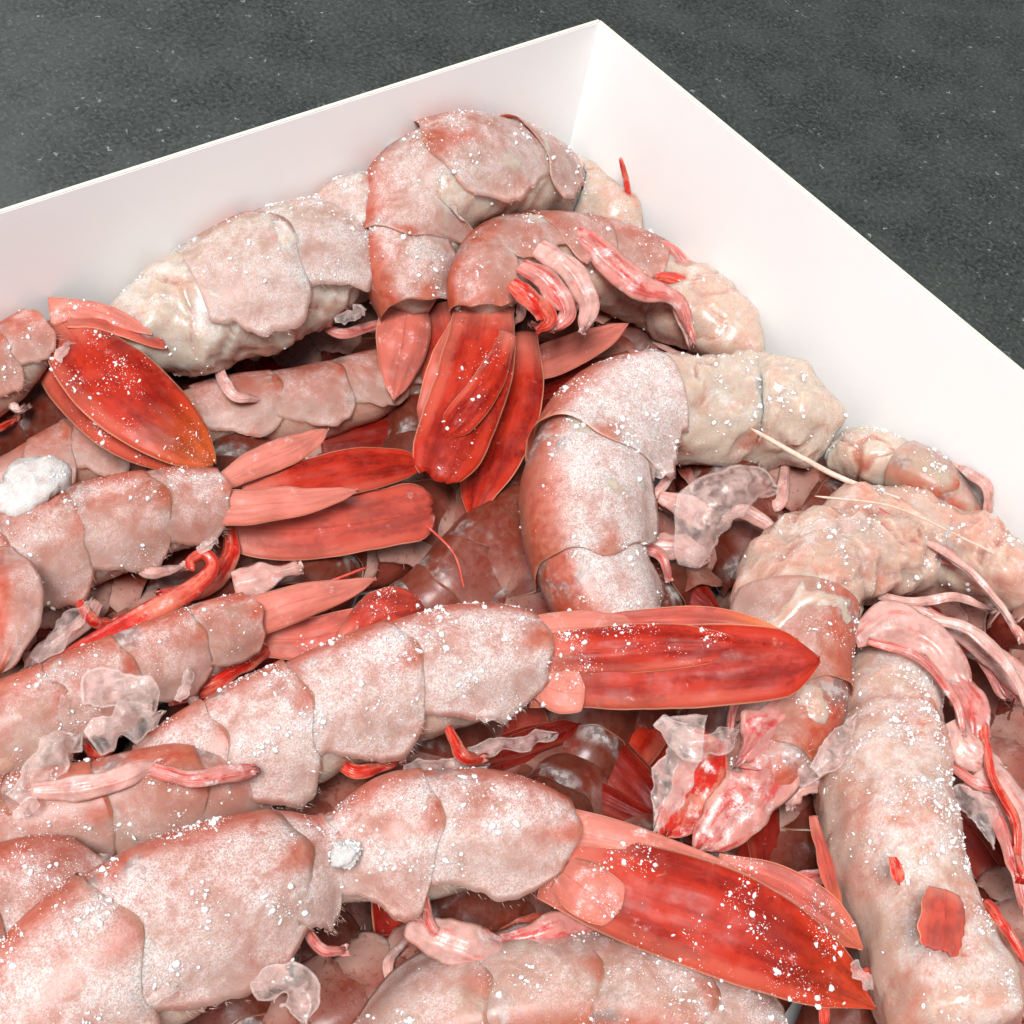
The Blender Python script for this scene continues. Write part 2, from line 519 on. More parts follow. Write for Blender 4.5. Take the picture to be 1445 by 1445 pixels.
def mat_cut():
    t = NT('raw_card_edge')
    t.set(Base_Color=t.mix(t.noise(t.obj(), 900, 3), (0.74, 0.71, 0.62), (0.60, 0.56, 0.47)), Roughness=0.7)
    return t.m


def boxmesh(lo, hi):
    lo, hi = np.array(lo, float), np.array(hi, float)
    V = [[(lo, hi)[i][0], (lo, hi)[j][1], (lo, hi)[k][2]] for i in (0, 1) for j in (0, 1) for k in (0, 1)]
    F = [[0, 1, 3, 2], [4, 6, 7, 5], [0, 4, 5, 1], [2, 3, 7, 6], [0, 2, 6, 4], [1, 5, 7, 3]]
    return np.array(V), np.array(F)


n = 3
V = np.array([[-3, -3, 0], [3, -3, 0], [3, 3, 0], [-3, 3, 0], [-3, -3, -.03], [3, -3, -.03], [3, 3, -.03], [-3, 3, -.03]], float)
me = mesh_from(V, [[0, 1, 2, 3], [7, 6, 5, 4], [0, 4, 5, 1], [1, 5, 6, 2], [2, 6, 7, 3], [3, 7, 4, 0]])
ct = link('countertop', me, mat_counter(), smooth=False)
ct['kind'] = 'structure'

# the box: walls of folded card along +X (left in the photo) and +Y (right), outer corner at the origin
CARD, CUT = mat_card(), mat_cut()
HB, LX, LY = 0.075, 0.34, 0.40
BASE0 = 0.0012
bx = bpy.data.objects.new('cardboard_box', None)
COL.objects.link(bx)
bx['label'] = 'open white cardboard box full of frozen shrimp on the dark counter'
bx['category'] = 'box'


def bent_wall(axis, length, pos, inward):
    """a wall panel, slightly bowed, with a doubled rim"""
    nu, nv = 60, 14
    u = np.linspace(0, 1, nu)[:, None]
    v = np.linspace(0, 1, nv)[None, :]
    a = np.broadcast_to(u * length, (nu, nv))
    z = np.broadcast_to(BASE0 + 0.0002 + v * (HB - BASE0 - 0.0002), (nu, nv))
    bow = 0.0012 * np.sin(np.pi * u) * v ** 2 + 0.0004 * np.sin(u * 17) * v * (1 - v)
    d = pos - inward * bow
    G = np.stack([a, d, z], -1) if axis == 0 else np.stack([d, a, z], -1)
    face = np.array([0, inward, 0.]) if axis == 0 else np.array([inward, 0., 0])
    return slab(G, T_CARD, face=face)


for axis, length, pos, inw in ((0, LX, T_CARD, 1), (1, LY, T_CARD, 1), (0, LX, LY - T_CARD, -1), (1, LY, LX - T_CARD, -1)):
    V, F, uv = bent_wall(axis, length, pos, inw)
    if pos == T_CARD and axis == 1:     # butt the panels at the corner
        V[:, 1] = T_CARD - 0.0004 + V[:, 1] * (1 - (T_CARD - 0.0004) / LY)
    if pos == T_CARD and axis == 0:
        V[:, 0] = np.maximum(V[:, 0], 0.0003)
    wl = link('side_panel', mesh_from(V, F, uv), CARD, bx, smooth=False)
    # raw paper edge seen along the rim
    top = np.isclose(V[:, 2], HB)
    nvv = 60
    o_, i_ = V[:60 * 14].reshape(60, 14, 3)[:, -1], V[60 * 14:].reshape(60, 14, 3)[:, -1]
    ins = o_ * 0.86 + i_ * 0.14
    E = np.stack([ins, i_], 1) + np.array([0, 0, 0.00025])
    V2, F2, uv2 = slab(E, 0.0002, face=np.array([0, 0, 1.]))
    link('cut_edge', mesh_from(V2, F2, uv2), CUT, wl, smooth=False)
V, F = boxmesh((0.0005, 0.0005, 0.0002), (LX - 0.0005, LY - 0.0005, BASE0))
link('base_panel', mesh_from(V, F), CARD, bx, smooth=False)

# ---------------------------------------------------------------- shrimp builder

ICO_V = None


def ico():
    global ICO_V
    if ICO_V is None:
        t = (1 + 5 ** .5) / 2
        V = nrm(np.array([[-1, t, 0], [1, t, 0], [-1, -t, 0], [1, -t, 0], [0, -1, t], [0, 1, t], [0, -1, -t], [0, 1, -t], [t, 0, -1], [t, 0, 1], [-t, 0, -1], [-t, 0, 1]], float))
        F = np.array([[0, 11, 5], [0, 5, 1], [0, 1, 7], [0, 7, 10], [0, 10, 11], [1, 5, 9], [5, 11, 4], [11, 10, 2], [10, 7, 6], [7, 1, 8], [3, 9, 4], [3, 4, 2], [3, 2, 6], [3, 6, 8], [3, 8, 9], [4, 9, 5], [2, 4, 11], [6, 2, 10], [8, 6, 7], [9, 8, 1]])
        ICO_V = (V, F)
    return ICO_V


OCT = (np.array([[1, 0, 0], [-1, 0, 0], [0, 1, 0], [0, -1, 0], [0, 0, 1], [0, 0, -1]], float),
       np.array([[0, 2, 4], [2, 1, 4], [1, 3, 4], [3, 0, 4], [2, 0, 5], [1, 2, 5], [3, 1, 5], [0, 3, 5]]))


def scatter(faces_V, n_big, n_small, cluster=220., thr=0.05, big=(0.00022, 0.0006), lo=0.3):
    """ice grains over the upward part of triangles (n,3,3) -> verts, tris"""
    T = faces_V
    nn = np.cross(T[:, 1] - T[:, 0], T[:, 2] - T[:, 0])
    ar = np.linalg.norm(nn, axis=1) / 2
    nz = nrm(nn)
    toc = nrm(CAM - T.mean(1))
    wgt = ar * (nz[:, 2] > lo) * np.clip(nz[:, 2], 0, 1)
    wgt = wgt * np.clip(fbm(T.mean(1), cluster, 2) + 0.22 - thr, 0, 1) ** 1.7
    if wgt.sum() <= 0:
        return None
    Vs, Fs, off = [], [], 0
    for base, cnt, (r0, r1) in ((ico(), n_big, big), (OCT, n_small, (0.00007, 0.00016))):
        if not cnt:
            continue
        idx = RNG.choice(len(T), cnt, p=wgt / wgt.sum())
        a, b = RNG.random((2, cnt))
        fl = a + b > 1
        a[fl], b[fl] = 1 - a[fl], 1 - b[fl]
        t = T[idx]
        c = t[:, 0] + a[:, None] * (t[:, 1] - t[:, 0]) + b[:, None] * (t[:, 2] - t[:, 0])
        r = r0 + (r1 - r0) * RNG.random(cnt) ** 3.4
        sc = r[:, None] * (0.6 + 0.8 * RNG.random((cnt, 3))) * np.where(RNG.random((cnt, 1)) < 0.5, np.array([[1.2, 0.9, 0.45]]), 1.0)
        V0 = base[0][None] * (1 + 0.17 * RNG.standard_normal((cnt, len(base[0]), 1)))
        q = nrm(RNG.standard_normal((cnt, 3)))
        q2 = nrm(np.cross(q, RNG.standard_normal((cnt, 3))))
        q3 = np.cross(q, q2)
        V = V0 * sc[:, None, :]
        V = V[..., 0:1] * q[:, None] + V[..., 1:2] * q2[:, None] + V[..., 2:3] * q3[:, None]
        V = V + c[:, None] + nz[idx][:, None] * (0.12 * r)[:, None, None]
        k = len(base[0])
        F = base[1][None] + (np.arange(cnt) * k)[:, None, None] + off
        off += cnt * k
        Vs.append(V.reshape(-1, 3))
        Fs.append(F.reshape(-1, 3))
    return np.vstack(Vs), np.vstack(Fs)


def tube(W, k=10, flat=1.0, wob=0.06, tips=True):
    """rows (x,y,z,r) -> closed tube; flat squashes it against the view from above"""
    W = np.asarray(W)
    n = len(W)
    T = nrm(np.gradient(W[:, :3], axis=0))
    Z = np.array([0.35, 0.3, 0.88])
    A = nrm(np.cross(T, Z))
    B = np.cross(A, T)
    th = np.linspace(0, 2 * np.pi, k, endpoint=False)
    r = W[:, 3][:, None] * (1 + wob * vnoise(np.stack(np.meshgrid(np.arange(n) * 0.6, np.cos(th) * 1.3 + W[0, 0] * 3000, indexing='ij') + [np.zeros((n, k))], -1)))
    if tips:
        r[0] *= 0.35
        r[-1] *= 0.2
    G = W[:, None, :3] + r[..., None] * (np.cos(th)[None, :, None] * A[:, None] + flat * np.sin(th)[None, :, None] * B[:, None])
    V = np.vstack([G.reshape(-1, 3), W[0, :3], W[-1, :3]])
    F = gridfaces(n, k, wrap=True).tolist()
    i0, i1 = n * k, n * k + 1
    caps = []
    for j in range(k):
        j2 = (j + 1) % k
        caps.append([j2, j, i0, i0])
        caps.append([(n - 1) * k + j, (n - 1) * k + j2, i1, i1])
    u = np.repeat(np.linspace(0, 1, n), k)
    v = np.tile(th / (2 * np.pi), n)
    uv = np.vstack([np.stack([u, v], 1), [[0, 0.5], [1, 0.5]]])
    quads = np.array(F)
    tris = np.array(caps)[:, :3]
    F3 = np.vstack([quads[:, [0, 1, 2]], quads[:, [0, 2, 3]], tris])
    return V, F3, uv


def merge(parts):
    Vs, Fs, Us, off = [], [], [], 0
    for V, F, uv in parts:
        Vs.append(V)
        if F.shape[1] == 4:
            F = np.vstack([F[:, [0, 1, 2]], F[:, [0, 2, 3]]])
        Fs.append(F + off)
        Us.append(uv)
        off += len(V)
    return np.vstack(Vs), np.vstack(Fs), np.vstack(Us)


FACE = nrm(np.array([0.30, 0.26, 0.92]))    # flat things lie a little towards the open corner of the heap


def leaf(pts, tilt=0.0, camber=0.13, th=0.0005, ragged=0.0, nu=34, nv=15, ridges=((-.42, .35), (.30, .25)), cup=0.0, tip=1.0, wall=0.3):
    """a tail fan lobe / scale / scrap; rows (px, py, z mm, half width px)"""
    W = crom(world_spine(pts, wall), nu)
    T = nrm(np.gradient(W[:, :3], axis=0))
    Sd = nrm(np.cross(T, FACE))
    N = np.cross(Sd, T)
    if tilt:
        a = math.radians(tilt)
        Sd, N = Sd * math.cos(a) + N * math.sin(a), N * math.cos(a) - Sd * math.sin(a)
    v = np.linspace(-1, 1, nv)
    s = np.linspace(0, 1, nu)
    hw = W[:, 3] * np.clip(np.sqrt(np.clip((1 - s) * 9, 0, 1)), 0.12, 1) ** tip
    seed = W[0, 0] * 1e4
    lift = camber * (1 - v[None] ** 2) * hw[:, None] + cup * (v[None] * hw[:, None]) * s[:, None]
    for vc, amp in ridges:
        lift = lift + amp * 0.0011 * np.exp(-((v[None] - vc * (1 - 0.4 * s[:, None])) / 0.09) ** 2) * np.sin(np.pi * np.clip(s[:, None] * 1.02, 0, 1)) ** .5
    G = W[:, None, :3] + Sd[:, None] * (hw[:, None] * v[None])[..., None] + N[:, None] * lift[..., None]
    G = G + N[:, None] * (0.0005 * fbm(G * 1.0, 160, 2))[..., None]
    if ragged:
        j = fbm(np.stack([s * 5 + seed, s * 0, s * 0], -1), 1.0, 3)
        j2 = fbm(np.stack([s * 5 + seed + 50, s * 0, s * 0], -1), 1.0, 3)
        k = np.where(v[None] > 0, j[:, None], j2[:, None]) * np.abs(v[None])
        G = G + Sd[:, None] * (ragged * hw[:, None] * k * np.sign(v[None]))[..., None]
        e = fbm(np.stack([v * 5 + seed, v * 0, v * 0], -1), 1.0, 3)
        L = np.linalg.norm(W[-1, :3] - W[0, :3])
        G = G + T[:, None] * (ragged * 0.22 * L * e[None] * (s[:, None] ** 4))[..., None]
        G = G + N[:, None] * (ragged * 0.0022 * fbm(G, 260, 2))[..., None]
    return slab(G, th, face=FACE)


def hairs(base, direc, n, ln, rad=0.00007):
    """little cones along an edge: base points (m,3) and directions"""
    V, F, off = [], [], 0
    idx = RNG.integers(0, len(base), n)
    for i in idx:
        b = base[i] + RNG.standard_normal(3) * 0.0004
        d = nrm(direc[i] + RNG.standard_normal(3) * 0.35) * ln * (0.4 + RNG.random())
        a = nrm(np.cross(d, RNG.standard_normal(3))) * rad
        c = nrm(np.cross(d, a)) * rad
        V += [b + a, b - .5 * a + .87 * c, b - .5 * a - .87 * c, b + d]
        F += [[off, off + 1, off + 3], [off + 1, off + 2, off + 3], [off + 2, off, off + 3]]
        off += 4
    return np.array(V), np.array(F)


def thing(name, label, cat, loc, group=None):
    o = bpy.data.objects.new(name, None)
    o.empty_display_size = 0.01
    COL.objects.link(o)
    o.location = loc
    o['label'] = label
    o['category'] = cat
    if group:
        o['group'] = group
    return o


def tris_of(V, F):
    F = np.asarray(F)
    if F.shape[1] == 4:
        F = np.vstack([F[:, [0, 1, 2]], F[:, [0, 2, 3]]])
    return V[F]


def shrimp(label, spine, side=1, roll=25, plates=None, nplates=5, shell=(0.0, 1.0), red=0.35, frost=0.5, cream=0.0,
           pink=0.3, fans=(), limbs=(), scraps=(), grains=(160, 700), lump=0.10, depth=0.78, flap=1.0, fringe=60,
           fleshfrost=0.35, wall=0.78, group='frozen shrimp heaped in the white box', gbig=(0.00022, 0.0006), bumps=0.0, flare=1.0, bare=0.3, crumble=0.0, films=None, legs=None):
    legs = (3 if max(grains) else 0) if legs is None else legs
    films = (1 if max(grains) else 0) if films is None else films
    W = crom(world_spine(spine, wall), 140)
    org = W[len(W) // 2, :3].copy()
    org[2] -= W[len(W) // 2, 3] * 0.8
    root = thing('frozen_shrimp', label, 'shrimp', org, group)
    T = nrm(np.gradient(W[:, :3], axis=0))
    Z = np.array([0., 0, 1])
    Sd = nrm(np.cross(T, Z)) * side
    N = nrm(np.cross(Sd, T)) * (1 if np.cross(Sd, T)[:, 2].mean() > 0 else -1)
    a = math.radians(roll)
    D = Sd * math.cos(a) + N * math.sin(a)
    Lt = nrm(np.cross(T, D))
    Lt = Lt * np.sign(np.sum(Lt * N, 1) + 1e-9)[:, None]
    s = np.linspace(0, 1, len(W))
    seed = org * 0 + np.array([org[0] * 977, org[1] * 613, 5.0])
    allT = []

    def at(q):
        return [np.stack([np.interp(q, s, X[:, k]) for k in range(X.shape[1])], -1) for X in (W[:, :3], D, Lt)] + [np.interp(q, s, W[:, 3])]

    # flesh core
    nu, nv = (120, 52) if max(grains) else (60, 24)
    q = np.linspace(0, 1, nu)
    C, d_, l_, r_ = at(q)
    th = np.linspace(-np.pi, np.pi, nv, endpoint=False)
    prof = np.clip(np.sqrt(np.clip(q * 14, 0, 1)), 0.1, 1) * np.clip(np.sqrt(np.clip((1 - q) * 16, 0, 1)), 0.25, 1)
    nseg = nplates
    seg = 1 - 0.06 * bumps * np.cos(np.pi * q * nseg) ** 2
    rr = (r_ * 0.93 * prof * seg)[:, None] * np.ones((1, nv))
    vent = np.where(np.abs(th) > 1.9, 0.86, 1.0)
    G = C[:, None] + rr[..., None] * ((np.cos(th) * vent)[None, :, None] * d_[:, None] + (depth * np.sin(th))[None, :, None] * l_[:, None])
    dirn = nrm(G - C[:, None])
    ridge = 1 - np.abs(fbm(G * 1.0 + seed, 95, 2) * 1.5)
    crease = np.clip((ridge - 0.78) / 0.22, 0, 1)
    G = G + dirn * (lump * rr * (fbm(G + seed, 120, 3) * 0.75 - 0.5 * bare * crease))[..., None]
    if crumble:
        cw = np.clip(1 - q / 0.33, 0, 1)[:, None] * crumble
        G = G + dirn * (rr * cw * (0.13 * fbm(G, 200, 3) - 0.05 * np.abs(fbm(G, 520, 2))))[..., None]
    V = np.vstack([G.reshape(-1, 3), C[0], C[-1]])
    F = gridfaces(nu, nv, wrap=True)
    F3 = [F[:, [0, 1, 2]], F[:, [0, 2, 3]]]
    j = np.arange(nv)
    j2 = (j + 1) % nv
    F3 += [np.stack([j2, j, np.full(nv, nu * nv)], 1), np.stack([(nu - 1) * nv + j, (nu - 1) * nv + j2, np.full(nv, nu * nv + 1)], 1)]
    F3 = np.vstack(F3)
    # outward
    e = V[F3]
    cen = np.vstack([np.repeat(C, nv, 0), C[0], C[-1]])[F3].mean(1)
    if np.mean(np.sum(np.cross(e[:, 1] - e[:, 0], e[:, 2] - e[:, 0]) * (e.mean(1) - cen), 1)) < 0:
        F3 = F3[:, ::-1]
    uv = np.vstack([np.stack([np.repeat(q, nv), np.tile((th + np.pi) / (2 * np.pi), nu)], 1), [[0, .5], [1, .5]]])
    me = mesh_from(V, F3, uv, org)
    at_ = me.attributes.new('crease', 'FLOAT', 'POINT')
    at_.data.foreach_set('value', np.concatenate([(crease * bare).ravel(), [0, 0]]).astype(np.float32))
    link('flesh', me, mat_flesh(pink, fleshfrost), root)
    allT.append(V[F3])

    # shell plates, front to rear; each rear rim rides over the next plate
    cuts = plates if plates is not None else list(np.linspace(shell[0], shell[1], nplates + 1))
    hb, hd = [], []
    for k in range(len(cuts) - 1):
        a0, a1 = cuts[k], cuts[k + 1]
        ln = a1 - a0
        if a1 > 0.985:
            ln = (1 - a0) / 1.15
        nu2, nv2 = 26, 41
        uu = np.linspace(0, 1, nu2)
        qq = np.clip(a0 + (uu * 1.16 - 0.02) * ln, 0, 1)
        C, d_, l_, r_ = at(qq)
        lob = np.clip(np.sin(np.pi * uu ** 1.7), 0, 1) ** 0.8
        ext = (1.88 + 0.44 * lob) * np.ones(nu2)
        vv = np.linspace(-1, 1, nv2)
        ragg = 0.03 * fbm(np.stack([uu * 9 + k * 7.1, uu * 0 + seed[0], uu * 0], -1), 1.0, 3)
        the = vv[None] * (ext * (1 + ragg))[:, None]
        step = 0.35 + 0.9 * np.clip(np.cos(the), 0, 1) ** 1.5
        grow = 0.99 + 0.032 * flare * step * (uu ** 1.4)[:, None] + 0.03 * np.sin(np.pi * uu)[:, None]
        grow = grow + 0.008 * flare * np.exp(-((uu - 1) / 0.06) ** 2)[:, None]
        rr = r_[:, None] * grow
        tc = 1.85
        over = np.clip(np.abs(the) - tc, 0, 9)
        tt = np.clip(the, -tc, tc)
        drop = over * 0.95 * flap
        cx = np.cos(tt) - drop
        sx = np.sin(tt) * depth - np.sign(tt) * drop * 0.16
        G = C[:, None] + rr[..., None] * (cx[..., None] * d_[:, None] + sx[..., None] * l_[:, None])
        dirn = nrm(G - C[:, None])
        G = G + dirn * (rr * (0.16 * lump * fbm(G + seed * 2 + k * 3.3, 80, 2) + 0.006 * fbm(G + k, 420, 2)))[..., None]
        # uneven rear rim
        tt_ = nrm(np.gradient(C, axis=0))
        e = fbm(np.stack([vv * 2.3 + k * 5, vv * 0 + seed[1], vv * 0], -1), 1.0, 3)
        e = 0.10 * e + 0.20 * np.exp(-((np.abs(vv) - 0.52) / 0.2) ** 2) - 0.08
        G = G + tt_[:, None] * (r_[:, None] * e[None] * (uu[:, None] ** 3))[..., None]
        V, F, uv = slab(G, 0.00034 * (1 - 0.75 * np.clip((uu - .8) / .2, 0, 1))[:, None], face=dirn)
        link('shell_segment', mesh_from(V, F, uv, org), mat_shell(red, frost, cream), root)
        allT.append(tris_of(G.reshape(-1, 3), gridfaces(nu2, nv2)))
        for edge in (0, -1):
            hb.append(G[3:-1, edge])
            hd.append(nrm(-d_[3:-1] + 0.8 * tt_[3:-1]))
    if fringe and hb:
        V, F = hairs(np.vstack(hb), np.vstack(hd), int(fringe * 2.6), 0.0011, 0.00005)
        o = link('fringe', mesh_from(V, F, None, org), SETA, root, smooth=False)
        o['kind'] = 'stuff'

    scraps = list(scraps)
    sp = np.asarray(spine, float)
    for _ in range(films):
        i = RNG.integers(1, len(sp) - 1)
        f_ = RNG.random()
        b = sp[i] * (1 - f_) + sp[min(i + 1, len(sp) - 1)] * f_
        tdir = nrm((sp[min(i + 1, len(sp) - 1)] - sp[i - 1])[:2])
        pdir = np.array([tdir[1], -tdir[0]]) * side * (0.5 + 0.45 * RNG.random())   # belly side
        c0 = b[:2] + pdir * b[3]
        ang = RNG.uniform(-.7, .7)
        dr = np.array([tdir[0] * math.cos(ang) - tdir[1] * math.sin(ang), tdir[0] * math.sin(ang) + tdir[1] * math.cos(ang)])
        ln, hw_ = RNG.uniform(14, 30), RNG.uniform(7, 13)
        z0 = b[2] + 1000 * depth * b[3] / 6500 * 0.72
        scraps.append(dict(pts=[(*(c0 - dr * ln), z0, hw_ * .7), (*c0, z0 + 1.2, hw_), (*(c0 + dr * ln), z0 + RNG.uniform(-1, 1), hw_ * .8)], ragged=.45, camber=RNG.uniform(.1, .7)))
    limbs = list(limbs)
    for i in range(legs):
        f_ = (i + 0.5 + RNG.uniform(-.25, .25)) / legs * (len(sp) - 2.2)
        k = int(f_)
        b = sp[k] * (1 - f_ + k) + sp[k + 1] * (f_ - k)
        tdir = nrm((sp[k + 1] - sp[k])[:2])
        pdir = np.array([tdir[1], -tdir[0]]) * side
        z0 = b[2] - 2
        q0, a_, b_ = b[:2] + pdir * b[3] * .55, RNG.uniform(.35, .75), RNG.uniform(.1, .7)
        hw_ = b[3] * RNG.uniform(.07, .12)
        limbs.append(dict(pts=[(*q0, z0, hw_ * .8), (*(q0 + (pdir * a_ + tdir * b_ * .4) * b[3]), z0 + 1, hw_ * 1.1), (*(q0 + (pdir * a_ * 1.25 + tdir * b_ * 1.2) * b[3]), z0 - 1, hw_ * .9), (*(q0 + (pdir * a_ * 1.3 + tdir * b_ * 1.8) * b[3]), z0 - 3, hw_ * .3)],
                          mat=(PALELEG, PINKLEG, PALELEG, PINKLEG, REDLEG)[RNG.integers(0, 5)]))
    add_extras(root, org, fans, limbs, scraps, allT, frost)
    if grains and sum(grains):
        g = scatter(orient_up(np.concatenate(allT)), int(grains[0] * 1.7), grains[1] * 3, big=gbig)
        if g:
            o = link('ice_grains', mesh_from(g[0], g[1], None, org), ICE, root)
            o['kind'] = 'stuff'
    return root


def orient_up(T):
    n = np.cross(T[:, 1] - T[:, 0], T[:, 2] - T[:, 0])
    fl = n[:, 2] < 0
    T = T.copy()
    T[fl] = T[fl][:, ::-1]
    return T


def add_extras(root, org, fans, limbs, scraps, allT, frost):
    if fans:
        tf = None
        for k, f in enumerate(fans):
            f = dict(f)
            pts = f.pop('pts')
            pink, fr, gold = f.pop('pink', 0.0), f.pop('frost', frost), f.pop('gold', 0.0)
            f.setdefault('ragged', 0.035)
            f['camber'] = f.get('camber', 0.2) * 0.6
            V, F, uv = leaf(pts, **f)
            o = link('tail_lobe', mesh_from(V, F, uv, org), mat_fan(pink, fr, gold), root)
            if RNG.random() < 0.35:
                allT.append(tris_of(V, F[:(34 - 1) * 14]))
    for l in limbs:
        l = dict(l)
        pts = l.pop('pts')
        m = l.pop('mat', PINKLEG)
        nm = l.pop('name', 'swimming_leg')
        if l.pop('round', nm in ('antenna', 'feeler', 'leg_shaft')):
            V, F, uv = tube(crom(world_spine(pts, 0.5), l.pop('n', 26)), k=10, **l)
        else:
            l.pop('flat', 0)
            l.setdefault('ragged', 0.2)
            V, F, uv = leaf(pts, camber=l.pop('camber', 0.42), th=0.0011, ridges=((-.3, .3), (.35, .35)), **l)
        o = link(nm, mesh_from(V, F, uv, org), m, root)
    for sc in scraps:
        sc = dict(sc)
        pts = sc.pop('pts')
        m = sc.pop('mat', MEM)
        nm = sc.pop('name', 'torn_membrane')
        sc.setdefault('ragged', 0.35)
        sc.setdefault('th', 0.00025)
        sc.setdefault('ridges', ((0.1, .4),))
        V, F, uv = leaf(pts, **sc)
        link(nm, mesh_from(V, F, uv, org), m, root)


def loose(name, label, cat, kind, **kw):
    """a single scrap, limb or fan lying on the heap"""
    pts = kw['pts']
    W = world_spine(pts, 0.4)
    org = W[len(W) // 2, :3].copy()
    root = thing(name, label, cat, org, kw.pop('group', None))
    parts = kw.pop('parts')
    T = []
    add_extras(root, org, parts.get('fans', ()), parts.get('limbs', ()), parts.get('scraps', ()), T, kw.get('frost', 0.2))
    return root


# ================================================================= the heap
#@HEAP
G = 'frozen shrimp heaped in the white box'
DG = 'shrimp buried under the top layer'

# ---- buried layer: whole shrimps and loose tails seen through the gaps
deep = [
    ('dull shrimp body under the red tail fan by the left wall', [(-40, 690, 22, 60), (90, 655, 24, 62), (210, 625, 24, 58), (290, 600, 22, 40)], dict(red=.4, pink=.9, side=-1, frost=.3)),
    ('pinkish shrimp lying behind the frosty body beside the left wall', [(240, 610, 25, 55), (330, 590, 26, 60), (440, 575, 26, 58), (540, 545, 25, 52), (620, 520, 22, 34)], dict(red=.36, plates=[.1, .33, .56, .78, 1.0], pink=.85, side=-1, frost=.4)),
    ('dark red shell in the gap left of the centre curl', [(560, 900, 12, 60), (640, 850, 15, 80), (720, 780, 16, 88), (790, 720, 14, 60)], dict(red=.7, side=-1, frost=0, roll=60)),
    ('pale body deep under the broken tail fan', [(340, 830, 12, 50), (440, 800, 16, 66), (540, 775, 16, 66), (640, 735, 14, 56), (700, 690, 12, 40)], dict(red=.72, pink=2, side=-1, frost=0)),
    ('dim red body in the dark under the two hanging tails', [(420, 660, 14, 50), (520, 610, 14, 55), (620, 590, 14, 55), (740, 560, 16, 50), (900, 500, 16, 40)], dict(red=.7, side=-1, frost=0)),
    ('red shrimp half hidden below the curled pair near the right wall', [(1000, 800, 14, 60), (920, 760, 16, 70), (960, 860, 16, 70)], dict(red=.7, frost=0)),
    ('dark shrimp deep under the glossy middle tail', [(640, 1140, 16, 50), (760, 1090, 16, 60), (860, 1030, 14, 60), (960, 960, 12, 50)], dict(red=.72, frost=0)),
    ('dark red shrimp deep in the pit at the lower right', [(1100, 1060, 14, 60), (1110, 1160, 16, 66), (1130, 1260, 16, 66), (1180, 1360, 14, 50)], dict(red=.72, frost=0, side=-1)),
    ('dim brown shrimp under the lower pleats of the front shrimp', [(360, 1500, 20, 60), (470, 1420, 22, 70), (560, 1380, 22, 70), (680, 1330, 20, 50)], dict(red=.7, frost=0)),
    ('red shrimp pressed into the right edge of the heap', [(1340, 1180, 20, 50), (1400, 1110, 22, 60), (1440, 1010, 22, 66), (1500, 920, 20, 60)], dict(red=.7, frost=.1)),
    ('pink shrimp under the loose legs at the right edge', [(1520, 880, 20, 70), (1420, 870, 24, 66), (1330, 880, 22, 60), (1260, 860, 18, 40)], dict(red=.7, frost=.1)),
    ('brown shrimp below the bare flesh at the lower right', [(1420, 1500, 24, 70), (1440, 1390, 26, 70), (1430, 1290, 24, 60), (1410, 1200, 20, 40)], dict(red=.7, frost=.15)),
    ('dark shrimp in the left hollow behind the ice lump', [(-60, 620, 16, 60), (40, 590, 18, 60), (120, 560, 18, 50), (200, 530, 16, 30)], dict(red=.72, frost=0)),
    ('dim shrimp under the thin pink tail by the left edge', [(40, 960, 22, 50), (150, 920, 22, 60), (260, 870, 22, 60), (380, 830, 18, 50)], dict(red=.7, frost=0)),
    ('dark shrimp below the joined bodies at the lower left', [(380, 1180, 22, 50), (480, 1140, 24, 56), (580, 1100, 22, 50), (680, 1080, 18, 30)], dict(red=.7, frost=0)),
    ('dark shrimp in the slot beside the long curled leg at the left', [(-70, 930, 24, 50), (20, 885, 26, 54), (110, 850, 26, 54), (200, 845, 24, 40)], dict(red=.7, frost=0, side=-1)),
    ('dark shrimp along the right wall behind the torn films', [(1180, 720, 14, 50), (1110, 690, 18, 60), (1040, 680, 18, 60), (960, 700, 16, 50)], dict(red=.7, frost=0)),
    ('dark shrimp under the thick frosty body by the left wall', [(380, 520, 16, 50), (460, 480, 18, 60), (540, 440, 18, 56), (620, 420, 16, 40)], dict(red=.7, frost=0, side=-1)),
]
for lab, sp, kw in deep:
    kw = dict(kw)
    kw.setdefault('frost', 0.1)
    if kw.get('red', 0) > .65:  # buried bodies take the darkened colours in place of pit shade
        kw['pink'] = 2
        kw['fleshfrost'] = -1.0
    shrimp(lab, sp, grains=(0, 0), fringe=10, nplates=5, group=DG, **kw)

# ---- bottom of the box: copies of two shrimps with gap shade painted into their colour, laid side by side
def copy_tree(o, loc, rz, ry=0.0):
    c = o.copy()
    COL.objects.link(c)
    c.location = loc
    c.rotation_euler = (0, ry, rz)
    for ch in o.children:
        d = ch.copy()
        COL.objects.link(d)
        d.parent = c
    return c


proto = shrimp('dark red shrimp at the bottom of the box seen only through the gaps', [(560, 820, 11, 62), (650, 790, 12, 80), (740, 760, 12, 80), (840, 700, 11, 64), (880, 680, 11, 40)],
               side=-1, roll=60, red=.72, frost=0, grains=(0, 0), fringe=0, nplates=5, group='shrimp on the floor of the box', pink=2, fleshfrost=-1.0,
               fans=[dict(pts=[(880, 690, 14, 30), (960, 640, 14, 50), (1040, 600, 12, 14)]), dict(pts=[(880, 660, 14, 30), (950, 600, 15, 44), (1010, 540, 12, 12)])])
base_z = proto.location.z
for i in range(6):
    for j in range(11):
        x, y = 0.035 + 0.05 * i + random.uniform(-.008, .008), 0.022 + 0.026 * j + random.uniform(-.005, .005)
        if i == j == 0:
            continue
        c_ = copy_tree(proto, (x, y, base_z + random.uniform(-.001, .006)), random.choice((0, 3.14)) + random.uniform(-.5, .5) + 0.8)
pa, pb = P(560, 820, .011), P(880, 680, .011)
a0 = math.atan2(pb[1] - pa[1], pb[0] - pa[0])
